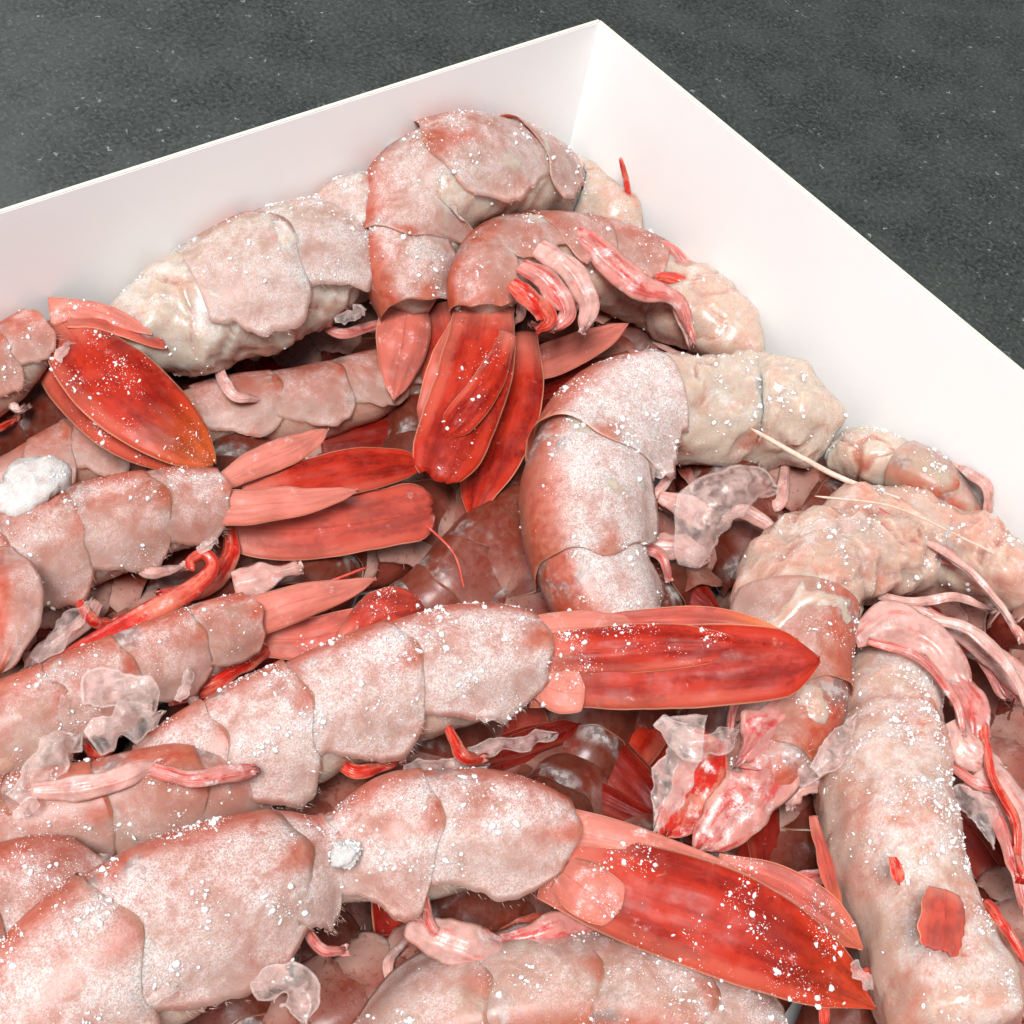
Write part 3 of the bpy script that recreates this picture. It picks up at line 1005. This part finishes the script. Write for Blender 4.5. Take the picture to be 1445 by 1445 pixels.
for k in range(4):
    copy_tree(proto, (0.017, 0.05 + 0.085 * k, base_z + 0.001), math.pi / 2 - a0 + random.uniform(-.04, .04))
    copy_tree(proto, (0.05 + 0.085 * k, 0.017, base_z + 0.001), -a0 + random.uniform(-.04, .04))
proto.location = (0.035, 0.022, base_z)

# ---- loose and buried tails that fill the gaps
buried = [
    ('dark red tail fan in the pit under the glossy middle tail', [(790, 1000), (850, 1080), (920, 1160), (970, 1210)], 50, 26),
    ('long dark tail blade leaning against the pit behind the front tail', [(730, 1090), (800, 1120), (880, 1160), (950, 1190)], 34, 27),
    ('dark tail fan left of the bare shrimp in the lower right pit', [(1065, 1110), (1070, 1180), (1080, 1250), (1100, 1300)], 52, 27),
    ('narrow dark tail blade right beside the bare shrimp', [(1125, 1110), (1130, 1190), (1150, 1270), (1180, 1330)], 34, 25),
    ('red tail stump in the dark slot below the centre shrimp', [(660, 1085), (720, 1065), (780, 1045), (806, 1035)], 30, 30),
    ('broad dark tail in the middle pit below the hanging tails', [(770, 730), (700, 790), (630, 840), (585, 870)], 56, 24),
    ('dark tail in the middle pit pointing up to the centre curl', [(690, 880), (700, 810), (715, 750), (735, 700)], 46, 26),
    ('dim red tail hidden behind the left hanging tail', [(440, 640), (510, 630), (580, 615), (640, 600)], 42, 26),
    ('red tail lying flat between the hanging tail and the centre curl', [(880, 520), (820, 540), (760, 560), (710, 585)], 34, 31),
    ('dark fan under the red tail by the left wall', [(130, 560), (80, 580), (20, 600), (-40, 620)], 56, 33),
    ('dark blade under the red tail by the left wall', [(190, 640), (120, 625), (40, 620), (-20, 640)], 40, 32),
    ('small dark tail beneath the thin pink tail', [(600, 905), (560, 890), (500, 895), (450, 915)], 34, 29),
    ('dark tail below the front shrimp near the bottom edge', [(400, 1440), (470, 1400), (540, 1360), (590, 1330)], 44, 31),
    ('red blade in the gap beneath the front shrimp', [(480, 1450), (540, 1410), (610, 1380), (650, 1350)], 32, 33),
    ('dark tail behind the torn films right of the centre curl', [(920, 800), (970, 850), (1010, 890)], 40, 26),
    ('dark tail fan behind the jointed leg at the right edge', [(1330, 1130), (1380, 1170), (1420, 1230), (1440, 1290)], 44, 33),
    ('red fan at the right edge under the thin legs', [(1290, 880), (1350, 920), (1410, 960), (1460, 1010)], 44, 33),
    ('dark red tail between the slim shrimp and the centre shrimp', [(250, 1010), (310, 985), (380, 955), (430, 930)], 30, 33),
    ('dark tail under the shrimp with the broken tail', [(150, 900), (220, 880), (300, 850), (360, 830)], 36, 31),
]
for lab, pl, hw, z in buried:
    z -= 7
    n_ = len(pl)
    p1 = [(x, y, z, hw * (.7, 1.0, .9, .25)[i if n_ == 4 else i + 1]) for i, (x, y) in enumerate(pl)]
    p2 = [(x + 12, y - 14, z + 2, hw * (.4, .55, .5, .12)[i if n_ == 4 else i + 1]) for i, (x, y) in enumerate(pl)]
    loose('shrimp_tail', lab, 'shrimp tail', 'tail', pts=p1, frost=0.0, parts=dict(fans=[dict(pts=p1, frost=.0, camber=.35, pink=-1), dict(pts=p2, frost=.0, camber=.4, pink=-1)]))  # negative pink paints gap shade into these tails

# ---- against the left wall
shrimp('pale body end with white frost wedged between the left wall and the corner shrimp',
       [(440, 330, 32, 40), (490, 300, 34, 46), (530, 285, 34, 44), (570, 270, 32, 30)], side=-1, red=.05, cream=.9, frost=.8, nplates=2, pink=.05, fleshfrost=.9, fringe=0, legs=0, grains=(120, 500))
shrimp('thick frosty body with orange plate rims along the left wall',
       [(150, 455, 36, 55), (215, 460, 37, 80), (300, 440, 38, 100), (385, 405, 38, 104), (455, 372, 35, 92), (515, 352, 30, 70)],
       side=-1, roll=30, red=-.05, frost=.7, cream=.9, plates=[.30, .58, .90], pink=.05, bare=.8, crumble=.35, fleshfrost=.7, grains=(260, 1600), lump=.16, fringe=30)
shrimp('shrimp at the left edge whose red tail fan hangs down towards the centre',
       [(-110, 600, 36, 60), (-50, 560, 40, 60), (10, 515, 44, 52), (70, 462, 46, 38)], side=-1, roll=30, red=.45, frost=.35, nplates=3, pink=.4,
       fans=[dict(pts=[(70, 455, 42, 28), (110, 520, 43, 52), (190, 600, 42, 50), (300, 664, 40, 12)], gold=.3, frost=.05, tilt=-8),
             dict(pts=[(80, 450, 47, 30), (140, 520, 48, 58), (220, 590, 46, 56), (302, 655, 42, 22)], gold=.35, frost=.02, camber=.3, tilt=10),
             dict(pts=[(95, 450, 49, 16), (150, 450, 49, 22), (200, 468, 48, 20), (236, 492, 46, 6)], pink=.3, frost=.3, tilt=25),
             dict(pts=[(70, 440, 48, 20), (110, 436, 50, 14), (160, 446, 50, 12), (215, 472, 49, 5)], pink=.8, frost=.5)])

# ---- the corner
shrimp('curled shrimp arching along the corner of the box with tail hanging down',
       [(908, 350, 30, 30), (865, 315, 32, 48), (795, 274, 34, 66), (722, 250, 36, 80), (650, 254, 44, 86), (598, 292, 46, 88), (580, 350, 45, 82), (583, 400, 43, 72), (594, 442, 40, 60)],
       side=1, roll=32, red=.34, frost=.62, plates=[.30, .47, .66, .85, 1.0], cream=.25, pink=.12, bare=.8, crumble=.5, flare=2.2, grains=(420, 1500), lump=.14, gbig=(.0002, .00065),
       fans=[dict(pts=[(620, 430, 38, 30), (635, 500, 34, 42), (625, 570, 26, 32), (605, 605, 24, 8)], frost=.1, tilt=-12),
             dict(pts=[(572, 420, 40, 34), (568, 480, 37, 38), (560, 530, 32, 24), (556, 566, 31, 5)], pink=.6, frost=.5, camber=.45, tilt=12)])
shrimp('shrimp tucked inside the corner curl showing its belly legs and a long red tail',
       [(1075, 500, 26, 40), (1010, 460, 28, 62), (930, 410, 32, 72), (850, 378, 38, 74), (775, 360, 44, 66), (715, 366, 48, 60), (688, 405, 48, 56), (684, 450, 46, 48)],
       side=1, roll=10, red=.6, frost=.4, cream=.0, plates=[.35, .52, .68, .84, 1.0], bare=.8, pink=.3, grains=(150, 500), lump=.14,
       fans=[dict(pts=[(730, 470, 38, 28), (722, 560, 35, 46), (690, 650, 30, 44), (663, 738, 26, 6)], frost=.05, tilt=-15),
             dict(pts=[(658, 455, 43, 22), (640, 520, 41, 36), (610, 580, 36, 24), (592, 606, 33, 5)], pink=.35, frost=.1, tilt=20, camber=.4),
             dict(pts=[(686, 430, 46, 40), (676, 510, 45, 54), (645, 600, 40, 56), (612, 674, 36, 40)], frost=.12, camber=.32, tip=.3, ragged=.08),
             dict(pts=[(716, 470, 47, 14), (688, 540, 46, 22), (650, 590, 43, 24), (628, 618, 40, 14)], frost=.05, camber=.4),
             dict(pts=[(705, 530, 33, 14), (770, 510, 33, 26), (840, 480, 34, 20), (885, 458, 34, 6)], pink=.75, frost=.2)],
       limbs=[dict(pts=[(735, 375, 56, 14), (775, 400, 56, 18), (800, 440, 53, 15), (775, 468, 50, 8)], mat=PINKLEG, flat=.6),
              dict(pts=[(760, 350, 56, 14), (805, 380, 56, 18), (830, 425, 53, 16), (822, 468, 48, 10)], mat=PALELEG, flat=.6),
              dict(pts=[(722, 398, 57, 12), (748, 420, 57, 15), (772, 450, 54, 14), (758, 468, 51, 6)], mat=REDLEG, flat=.6),
              dict(pts=[(780, 312, 52, 8), (840, 350, 50, 17), (900, 402, 47, 22), (955, 425, 44, 14), (978, 485, 38, 8)], mat=PINKLEG, flat=.5, name='walking_leg'),
              dict(pts=[(880, 345, 44, 6), (940, 348, 43, 9), (975, 385, 40, 10), (1010, 440, 37, 8), (1045, 478, 34, 4)], mat=PINKLEG, flat=.6, name='walking_leg'),
              dict(pts=[(920, 390, 42, 8), (965, 400, 41, 12), (1000, 445, 38, 16), (1030, 490, 34, 8)], mat=REDLEG, flat=.5, name='walking_leg'),
              dict(pts=[(945, 410, 42, 7), (960, 440, 41, 8), (978, 490, 37, 7)], mat=PALELEG, flat=.6, name='walking_leg')])

# ---- middle left
shrimp('shrimp at middle left with a broken-ended orange red tail fan',
       [(-110, 850, 34, 80), (-20, 820, 36, 86), (80, 780, 38, 82), (180, 745, 39, 74), (260, 722, 39, 62), (318, 708, 39, 48)], side=-1, roll=50, red=.36, frost=.55, nplates=4, pink=.3, grains=(140, 1200),
       cream=.15, fringe=80,
       fans=[dict(pts=[(325, 745, 32, 34), (420, 748, 33, 46), (520, 735, 33, 44), (612, 716, 32, 44)], pink=.25, frost=.2, tip=.5, ragged=.07),
             dict(pts=[(345, 700, 37, 20), (430, 680, 38, 32), (520, 660, 38, 32), (600, 652, 36, 14)], frost=.05, camber=.35, tip=.7),
             dict(pts=[(290, 715, 41, 26), (345, 716, 42, 26), (400, 710, 42, 24), (440, 706, 42, 18), (505, 692, 41, 6)], pink=.9, frost=.4, camber=.4),
             dict(pts=[(312, 680, 40, 12), (360, 655, 41, 20), (420, 630, 41, 18), (462, 606, 40, 8)], pink=.9, frost=.3, camber=.4, ragged=.1)],
       limbs=[dict(pts=[(325, 745, 33, 8), (322, 790, 31, 14), (285, 830, 31, 14), (220, 838, 31, 6)], mat=REDLEG, flat=.5),
              dict(pts=[(140, 850, 36, 8), (110, 885, 35, 14), (60, 925, 33, 12), (35, 950, 32, 6)], mat=PALELEG, flat=.5, name='walking_leg')])
loose('limb_fragment', 'long red leg ending in a pale curl at middle left', 'shrimp limb', 'leg',
      pts=[(30, 962, 38, 8), (280, 830, 39, 10)],
      parts=dict(limbs=[dict(pts=[(28, 965, 38, 8), (110, 925, 39, 17), (200, 872, 40, 17), (270, 832, 41, 14), (300, 800, 42, 10), (288, 781, 43, 8), (268, 792, 43, 7), (274, 806, 43, 5)], mat=REDLEG, flat=.6, n=60, name='leg_shaft')]))
shrimp('slim shrimp left of centre with narrow pink pointed tail',
       [(-120, 1120, 34, 66), (-20, 1060, 38, 74), (90, 1005, 40, 72), (200, 950, 41, 64), (290, 908, 41, 56), (362, 876, 41, 44)], side=-1, roll=50, red=.38, frost=.5, nplates=5, pink=.35, grains=(120, 1000), cream=.1,
       fans=[dict(pts=[(365, 905, 36, 22), (440, 900, 37, 30), (510, 880, 37, 24), (550, 862, 36, 8)], pink=.45, frost=.15),
             dict(pts=[(338, 878, 42, 30), (420, 850, 43, 26), (480, 834, 42, 17), (531, 816, 41, 5)], pink=.85, frost=.35, camber=.5),
             dict(pts=[(480, 905, 37, 12), (530, 868, 40, 30), (570, 858, 40, 28), (600, 862, 38, 10)], pink=.1, frost=.05, camber=.7, ragged=.1)],
       limbs=[dict(pts=[(235, 985, 38, 10), (290, 965, 38, 16), (350, 930, 37, 14), (385, 905, 35, 8)], mat=REDLEG, flat=.6)])

# ---- the centre curl and the flesh along the right wall
shrimp('pale body end crumbling against the right wall',
       [(1190, 640, 24, 45), (1250, 650, 25, 52), (1320, 680, 25, 40), (1370, 730, 22, 24)], side=1, red=.02, cream=1.0, frost=.2, nplates=2, shell=(.5, 1), pink=.0, fleshfrost=.3, fringe=0, legs=0, grains=(60, 300), lump=.2, bumps=.5, bare=1., crumble=1.)
shrimp('large curled frosty shrimp right of centre with loose flesh at its cut end',
       [(1195, 585, 26, 50), (1140, 590, 28, 88), (1060, 592, 31, 98), (980, 585, 34, 92), (905, 588, 37, 92), (850, 640, 38, 100), (830, 715, 37, 104), (838, 800, 34, 98), (872, 880, 30, 84), (915, 930, 27, 50)],
       side=1, roll=40, red=.26, frost=.95, plates=[.40, .60, .79, 1.0], cream=.15, pink=.06, fleshfrost=.3, grains=(520, 2200), lump=.15, gbig=(.00022, .0007), bumps=.8, nplates=6, fringe=30, flare=2.2, bare=1.0, crumble=1.0,
       limbs=[dict(pts=[(930, 700, 36, 10), (965, 715, 35, 20), (1000, 740, 32, 18)], mat=PALELEG, flat=.7),
              dict(pts=[(915, 770, 30, 16), (960, 775, 30, 20), (1000, 790, 28, 14)], mat=PALELEG, flat=.7)])
loose('shell_scrap', 'translucent curled scrap of shell beside the centre curl', 'shell scrap', 'scrap',
      pts=[(985, 800, 36, 30), (1095, 690, 46, 20)],
      parts=dict(scraps=[dict(pts=[(975, 800, 36, 16), (985, 755, 41, 34), (1015, 705, 46, 40), (1060, 680, 48, 24), (1095, 690, 46, 14)], ragged=.3, camber=.7, name='curled_film')]))

# ---- right: broken shrimp, bare flesh
shrimp('bent shrimp with torn shell and split belly beside the right wall',
       [(1500, 840, 30, 44), (1420, 810, 31, 74), (1330, 780, 33, 92), (1240, 768, 35, 108), (1165, 795, 38, 112), (1118, 850, 40, 108), (1112, 925, 39, 94), (1115, 1000, 37, 80), (1075, 1075, 34, 70), (1025, 1135, 31, 52), (985, 1180, 29, 36)],
       side=-1, roll=55, red=.36, frost=.42, cream=.3, plates=[.60, .72, .82, .92], pink=.42, fleshfrost=.35, grains=(300, 1400), lump=.22, bumps=.8, nplates=7, fringe=60, flare=1.5, bare=1.0, crumble=.7,
       limbs=[dict(pts=[(1060, 605, 44, 3), (1130, 645, 45, 4), (1200, 680, 46, 4), (1330, 725, 43, 3)], mat=SETA, name='antenna'),
              dict(pts=[(1240, 720, 47, 6), (1310, 770, 45, 12), (1370, 800, 42, 14), (1402, 838, 38, 6)], mat=PINKLEG, flat=.6, name='walking_leg')],
       scraps=[dict(pts=[(1130, 990, 44, 26), (1080, 1040, 43, 36), (1040, 1080, 41, 26)], mat=PINKLEG, ragged=.4),
               dict(pts=[(960, 1010, 42, 36), (965, 1060, 41, 26), (945, 1110, 38, 24), (925, 1160, 35, 18)], ragged=.5),
               dict(pts=[(1060, 1060, 42, 20), (1110, 1070, 42, 24), (1165, 1080, 41, 16), (1195, 1060, 40, 6)], ragged=.6),
               dict(pts=[(1080, 1050, 41, 30), (1075, 1110, 40, 44), (1030, 1160, 37, 34), (985, 1200, 34, 16)], mat=PINKLEG, ragged=.3),
               dict(pts=[(1010, 1040, 39, 26), (980, 1110, 37, 34), (940, 1180, 34, 20)], mat=REDLEG, ragged=.25)])
shrimp('thick bare peeled shrimp with icy sheen at the lower right',
       [(1235, 905, 30, 50), (1245, 970, 33, 92), (1243, 1050, 35, 108), (1243, 1130, 38, 116), (1262, 1220, 40, 116), (1295, 1310, 41, 112), (1325, 1400, 42, 114), (1350, 1500, 42, 110)],
       side=-1, roll=70, red=.1, frost=.4, shell=(.0, .0), plates=[.995, 1.0], cream=.6, pink=.58, fleshfrost=.7, grains=(420, 1800), lump=.08, bumps=.6, nplates=4, fringe=0, bare=.6, legs=5,
       scraps=[dict(pts=[(1332, 1258, 60, 22), (1332, 1300, 61, 31), (1326, 1342, 61, 29)], mat=mat_fan(.25, .0, .0), ragged=.12, name='shell_chip', tip=.1, th=.0006),
               dict(pts=[(1262, 1208, 58, 6), (1266, 1230, 58, 10), (1268, 1248, 58, 4)], mat=REDLEG, ragged=.2, name='shell_chip'),
               dict(pts=[(1148, 1150, 45, 6), (1165, 1220, 46, 12), (1185, 1300, 46, 6)], mat=mat_fan(.3, .0, .6), ragged=.2, name='shell_chip')])
loose('limb_fragment', 'jointed pink leg bent over the bare flesh at the right', 'shrimp limb', 'leg',
      pts=[(1215, 890, 46, 20), (1445, 1250, 44, 20)],
      parts=dict(limbs=[dict(pts=[(1205, 905, 46, 14), (1260, 880, 47, 30), (1320, 905, 47, 26), (1365, 975, 46, 20)], mat=PALELEG, flat=.55, name='leg_segment'),
                        dict(pts=[(1350, 960, 46, 14), (1372, 1000, 46, 24), (1378, 1050, 45, 16)], mat=PINKLEG, flat=.6, name='leg_segment'),
                        dict(pts=[(1345, 1020, 46, 20), (1370, 1060, 46, 24), (1415, 1085, 44, 10)], mat=PALELEG, flat=.6, name='leg_segment'),
                        dict(pts=[(1380, 1090, 44, 26), (1415, 1130, 44, 34), (1450, 1200, 44, 26), (1470, 1280, 43, 18)], mat=PALELEG, flat=.5, name='leg_segment'),
                        dict(pts=[(1400, 1140, 46, 10), (1425, 1200, 46, 10), (1450, 1290, 44, 8)], mat=PINKLEG, flat=.6, name='leg_segment')]))
loose('limb_fragment', 'purplish leg crossing the right edge above the jointed leg', 'shrimp limb', 'leg',
      pts=[(1270, 850, 40, 20), (1460, 990, 40, 20)],
      parts=dict(limbs=[dict(pts=[(1265, 850, 40, 10), (1330, 880, 42, 12), (1400, 925, 42, 20), (1470, 985, 40, 18)], mat=PALELEG, flat=.6, name='leg_segment'),
                        dict(pts=[(1290, 845, 38, 4), (1360, 900, 39, 8), (1430, 990, 39, 14)], mat=PINKLEG, flat=.6, name='leg_segment')]))

# ---- lower left and front
shrimp('smooth rosy shrimp lying behind the front shrimp at the lower left',
       [(-120, 1200, 36, 70), (-20, 1185, 38, 80), (90, 1165, 40, 80), (200, 1140, 41, 78), (300, 1115, 40, 70), (380, 1095, 38, 50)], side=-1, roll=55, red=.3, frost=.4, nplates=4, pink=.4, grains=(120, 900), cream=.15, fringe=20,
       limbs=[dict(pts=[(45, 1115, 50, 10), (110, 1112, 51, 15), (170, 1098, 51, 14), (225, 1075, 50, 10)], mat=PALELEG, flat=.6),
              dict(pts=[(215, 1085, 51, 10), (270, 1100, 52, 12), (330, 1090, 51, 14), (362, 1085, 50, 10)], mat=PINKLEG, flat=.6)])
shrimp('frosty shrimp at the centre with a wide glossy red tail pointing right',
       [(215, 1120, 36, 70), (300, 1085, 39, 88), (400, 1040, 41, 94), (520, 988, 42, 94), (630, 952, 43, 92), (705, 936, 43, 82), (768, 933, 43, 66)],
       side=-1, roll=40, red=.34, frost=.75, nplates=4, plates=[0.0, .16, .36, .62, 1.0], pink=.3, grains=(480, 3000), cream=.1, fringe=140, flap=1.25, flare=1.5,
       fans=[dict(pts=[(790, 905, 42, 24), (900, 886, 46, 26), (1010, 884, 50, 26), (1125, 902, 53, 8)], pink=.3, frost=.05, gold=.8, tilt=-10),
             dict(pts=[(745, 950, 43, 48), (890, 945, 47, 56), (1020, 938, 52, 58), (1110, 935, 55, 46), (1156, 930, 56, 18)], frost=.18, camber=.3, tip=.7),
             dict(pts=[(760, 925, 46, 30), (870, 916, 49, 34), (970, 912, 53, 30), (1060, 914, 55, 10)], frost=.08, camber=.35),
             dict(pts=[(735, 896, 46, 24), (800, 888, 47, 26), (860, 884, 47, 20), (922, 874, 45, 6)], pink=.9, frost=.4, camber=.4),
             dict(pts=[(762, 968, 44.5, 20), (792, 976, 45.5, 31), (826, 976, 46, 27)], pink=1.0, frost=.35, camber=.22, ridges=())])
shrimp('plump shrimp end cut off by the left edge of the photo at the bottom',
       [(-200, 1440, 40, 100), (-110, 1380, 42, 115), (-20, 1330, 43, 118), (70, 1290, 42, 105), (130, 1265, 40, 84)], side=-1, roll=50, red=.32, frost=.55, nplates=2, pink=.4, grains=(120, 900), fringe=10)
shrimp('big frosty shrimp at the front with broad red tail pointing to the lower right',
       [(-20, 1530, 38, 120), (80, 1440, 42, 128), (190, 1350, 45, 128), (310, 1285, 46, 116), (400, 1245, 46, 98), (470, 1222, 45, 70), (560, 1196, 46, 97), (660, 1182, 46, 92), (735, 1184, 46, 80), (800, 1195, 46, 62)],
       side=-1, roll=42, red=.34, frost=.72, plates=[.0, .24, .50, .595, .74, 1.0], pink=.25, grains=(620, 3600), cream=.15, fringe=140, flap=1.15, flare=1.5, gbig=(.00022, .00065),
       fans=[dict(pts=[(1010, 1225, 44, 20), (1090, 1250, 45, 30), (1160, 1292, 45, 30), (1218, 1340, 44, 8)], pink=.4, frost=.1, gold=.2, tilt=-15),
             dict(pts=[(770, 1222, 46, 44), (900, 1262, 48, 68), (1030, 1305, 49, 72), (1150, 1365, 47, 50), (1236, 1422, 45, 8)], frost=.15, camber=.28, tip=.7, gold=.1),
             dict(pts=[(770, 1168, 48, 34), (880, 1190, 50, 28), (970, 1212, 49, 18), (1062, 1240, 47, 5)], pink=.85, frost=.6, camber=.4),
             dict(pts=[(792, 1232, 47, 26), (826, 1254, 49, 38), (876, 1284, 49, 30)], pink=.8, frost=.5, camber=.22, ridges=())],
       limbs=[dict(pts=[(575, 1305, 42, 14), (640, 1332, 43, 30), (690, 1345, 42, 30), (725, 1335, 41, 18)], mat=PALELEG, flat=.6),
              dict(pts=[(700, 1338, 41, 20), (760, 1325, 41, 28), (820, 1310, 40, 24), (868, 1298, 38, 14)], mat=PINKLEG, flat=.5)])
shrimp('dull beige shrimp under the front tail at the bottom edge',
       [(520, 1490, 30, 60), (620, 1430, 34, 84), (740, 1400, 36, 92), (860, 1400, 36, 92), (980, 1430, 35, 90), (1080, 1490, 33, 80)],
       side=1, roll=40, red=.16, frost=.55, cream=.5, nplates=4, pink=.35, grains=(260, 1400), fringe=30)

# ---- loose bits
loose('antenna_tip', 'thin bright red feeler standing up before the right wall near the corner', 'feeler', 'x',
      pts=[(887, 285, 42, 4), (876, 225, 50, 4)],
      parts=dict(limbs=[dict(pts=[(888, 290, 40, 4), (885, 262, 44, 4.5), (880, 240, 48, 4), (875, 222, 51, 2.5)], mat=REDLEG, name='feeler')]))
loose('shell_scrap', 'pale bone-shaped scrap under the broken tail fan', 'shell scrap', 'scrap',
      pts=[(330, 830, 34, 20), (430, 800, 34, 20)],
      parts=dict(scraps=[dict(pts=[(330, 825, 36, 20), (370, 815, 37, 22), (400, 806, 37, 10), (428, 800, 37, 16)], mat=PALELEG, ragged=.15, camber=.5, name='scrap_piece', th=.0015)]))
loose('shell_scrap', 'torn clear film of shell on the slim shrimp at the left', 'shell scrap', 'scrap',
      pts=[(110, 970, 46, 20), (210, 990, 46, 20)],
      parts=dict(scraps=[dict(pts=[(115, 975, 49, 20), (150, 972, 50, 26), (190, 985, 50, 26), (212, 1005, 48, 14)], ragged=.4, camber=.3, name='film_sheet'),
                         dict(pts=[(130, 1050, 48, 20), (165, 1025, 49, 24), (205, 1010, 48, 20), (225, 1005, 47, 8)], ragged=.4, camber=.4, name='film_sheet')]))
loose('shell_scrap', 'orange edged shell piece at the left edge below the ice lump', 'shell scrap', 'scrap',
      pts=[(0, 830, 46, 40), (30, 900, 46, 40)],
      parts=dict(scraps=[dict(pts=[(0, 780, 47, 20), (10, 830, 49, 46), (5, 890, 48, 44), (-10, 950, 46, 26)], mat=mat_shell(.35, .5, .3), ragged=.15, camber=.4, name='scrap_plate', th=.0006)]))


def ice_lump(label, px, py, z, rpx, sq=(1, .85, .7)):
    c = P(px, py, z / 1000)
    r = rpx * np.linalg.norm(c - CAM) / FPX
    n = 40
    th = np.linspace(0, np.pi, n // 2)[:, None]
    ph = np.linspace(0, 2 * np.pi, n, endpoint=False)[None]
    d = np.stack([np.sin(th) * np.cos(ph), np.sin(th) * np.sin(ph), np.cos(th) + 0 * ph], -1)
    G_ = c + d * np.array(sq) * r * (1 + 0.30 * fbm(c * 900 + d * 1.6, 1, 3) + 0.10 * fbm(d * 7 + c * 300, 1, 2))[..., None]
    V = G_.reshape(-1, 3)
    F = gridfaces(n // 2, n, wrap=True)
    root = thing('ice_lump', label, 'ice', c)
    link('ice_body', mesh_from(V, F[:, ::-1], None, c), SNOW, root)
    g = scatter(orient_up(tris_of(V, F)), 60, 700, lo=0.0, thr=-.6, big=(.0002, .0005))
    if g:
        o = link('ice_grains', mesh_from(g[0], g[1], None, c), ICE, root)
        o['kind'] = 'stuff'


ice_lump('large lump of white ice at the left edge under the red tail fan', 50, 695, 46, 52)
ice_lump('small grey ice knob in the joint of the front shrimp', 488, 1205, 55, 20, (1, .9, .5))

tang = [('thin pink leg hooked over the torn belly at the right', PINKLEG, [(1225, 905), (1300, 930), (1345, 985), (1362, 1045)], 9, 47),
        ('pale flat leg lying along the right edge above the bare flesh', PALELEG, [(1290, 870), (1370, 890), (1430, 950), (1460, 1030)], 11, 46),
        ('slender red leg poking down at the right edge of the photo', REDLEG, [(1385, 1010), (1400, 1090), (1432, 1160), (1440, 1240)], 8, 46),
        ('short rosy leg crossing under the jointed leg', PINKLEG, [(1340, 1080), (1390, 1110), (1450, 1120)], 10, 44),
        ('pale pink leg stub in the shadow of the bent shrimp', PALELEG, [(1240, 840), (1290, 850), (1350, 842), (1400, 860)], 9, 40),
        ('red leg splinter at the right edge beside the orange chip', REDLEG, [(1390, 1270), (1420, 1310), (1455, 1370)], 12, 44),
        ('bent rosy leg in the lower right corner', PINKLEG, [(1385, 1330), (1425, 1380), (1440, 1450)], 12, 46),
        ('thin leg arching above the glossy middle tail near the right wall', PALELEG, [(1300, 760), (1350, 790), (1395, 830), (1440, 900)], 7, 46)]
for lab, m, pl, hw, z in tang:
    hw *= .7
    pts = [(x, y, z + (2 if 0 < i < len(pl) - 1 else 0), hw * (1 if i < len(pl) - 1 else .5)) for i, (x, y) in enumerate(pl)]
    loose('limb_fragment', lab, 'shrimp limb', 'leg', pts=pts, parts=dict(limbs=[dict(pts=pts, mat=m, name='leg_segment')]))
films_ = [('crumpled clear film where the bent shrimp meets the bare flesh', [(1150, 1090), (1180, 1060), (1205, 1015)], 16, 46),
          ('pale torn film hanging off the bent shrimp under the middle tail', [(935, 1015), (960, 1040), (1000, 1045), (1040, 1030)], 20, 46),
          ('clear shell flake on the bent shrimp near the right wall', [(1130, 760), (1170, 745), (1230, 740)], 18, 50),
          ('milky film shred at the far right beneath the legs', [(1350, 1110), (1390, 1150), (1400, 1190)], 15, 45),
          ('broad milky film at the left edge beside the pink legs', [(20, 1130), (60, 1080), (85, 1050), (110, 1035)], 24, 49),
          ('small clear flake on the rosy shrimp at the lower left', [(20, 1150), (35, 1140), (45, 1150)], 14, 51),
          ('curled milky flake below the front shrimp at the bottom edge', [(355, 1400), (385, 1385), (420, 1400), (430, 1440)], 22, 48),
          ('pale strip of shell by the long curled leg', [(50, 935), (90, 890), (125, 850)], 15, 40),
          ('ragged clear film below the belly of the centre shrimp', [(570, 1090), (620, 1085), (680, 1080)], 18, 36),
          ('pink film strip under the frosty centre tail', [(660, 1060), (720, 1050), (780, 1035)], 14, 34)]
for lab, pl, hw, z in films_:
    pts = [(x, y, z + (1.5 if 0 < i < len(pl) - 1 else 0), hw * (1 if 0 < i < len(pl) - 1 else .6)) for i, (x, y) in enumerate(pl)]
    loose('shell_scrap', lab, 'shell scrap', 'scrap', pts=pts, parts=dict(scraps=[dict(pts=pts, ragged=.5, camber=.5, name='film_sheet')]))

strands = [
           ('thin red feeler lying in the slot under the broken tail', REDLEG, [(250, 880, 34), (330, 845, 35), (420, 835, 34), (520, 800, 33)], 2.2),
           ('thin orange feeler in the pit below the hanging tails', REDLEG, [(600, 740, 34), (640, 780, 33), (655, 830, 33)], 1.8),
           ('pale whisker curving over the torn belly at the right', SETA, [(1150, 700, 55), (1260, 715, 56), (1360, 760, 52), (1440, 800, 48)], 1.6)]
for lab, m, pl, r_ in strands:
    pts = [(x, y, z, r_) for x, y, z in pl]
    loose('thread', lab, 'feeler', 'x', pts=pts, parts=dict(limbs=[dict(pts=pts, mat=m, name='feeler')]))
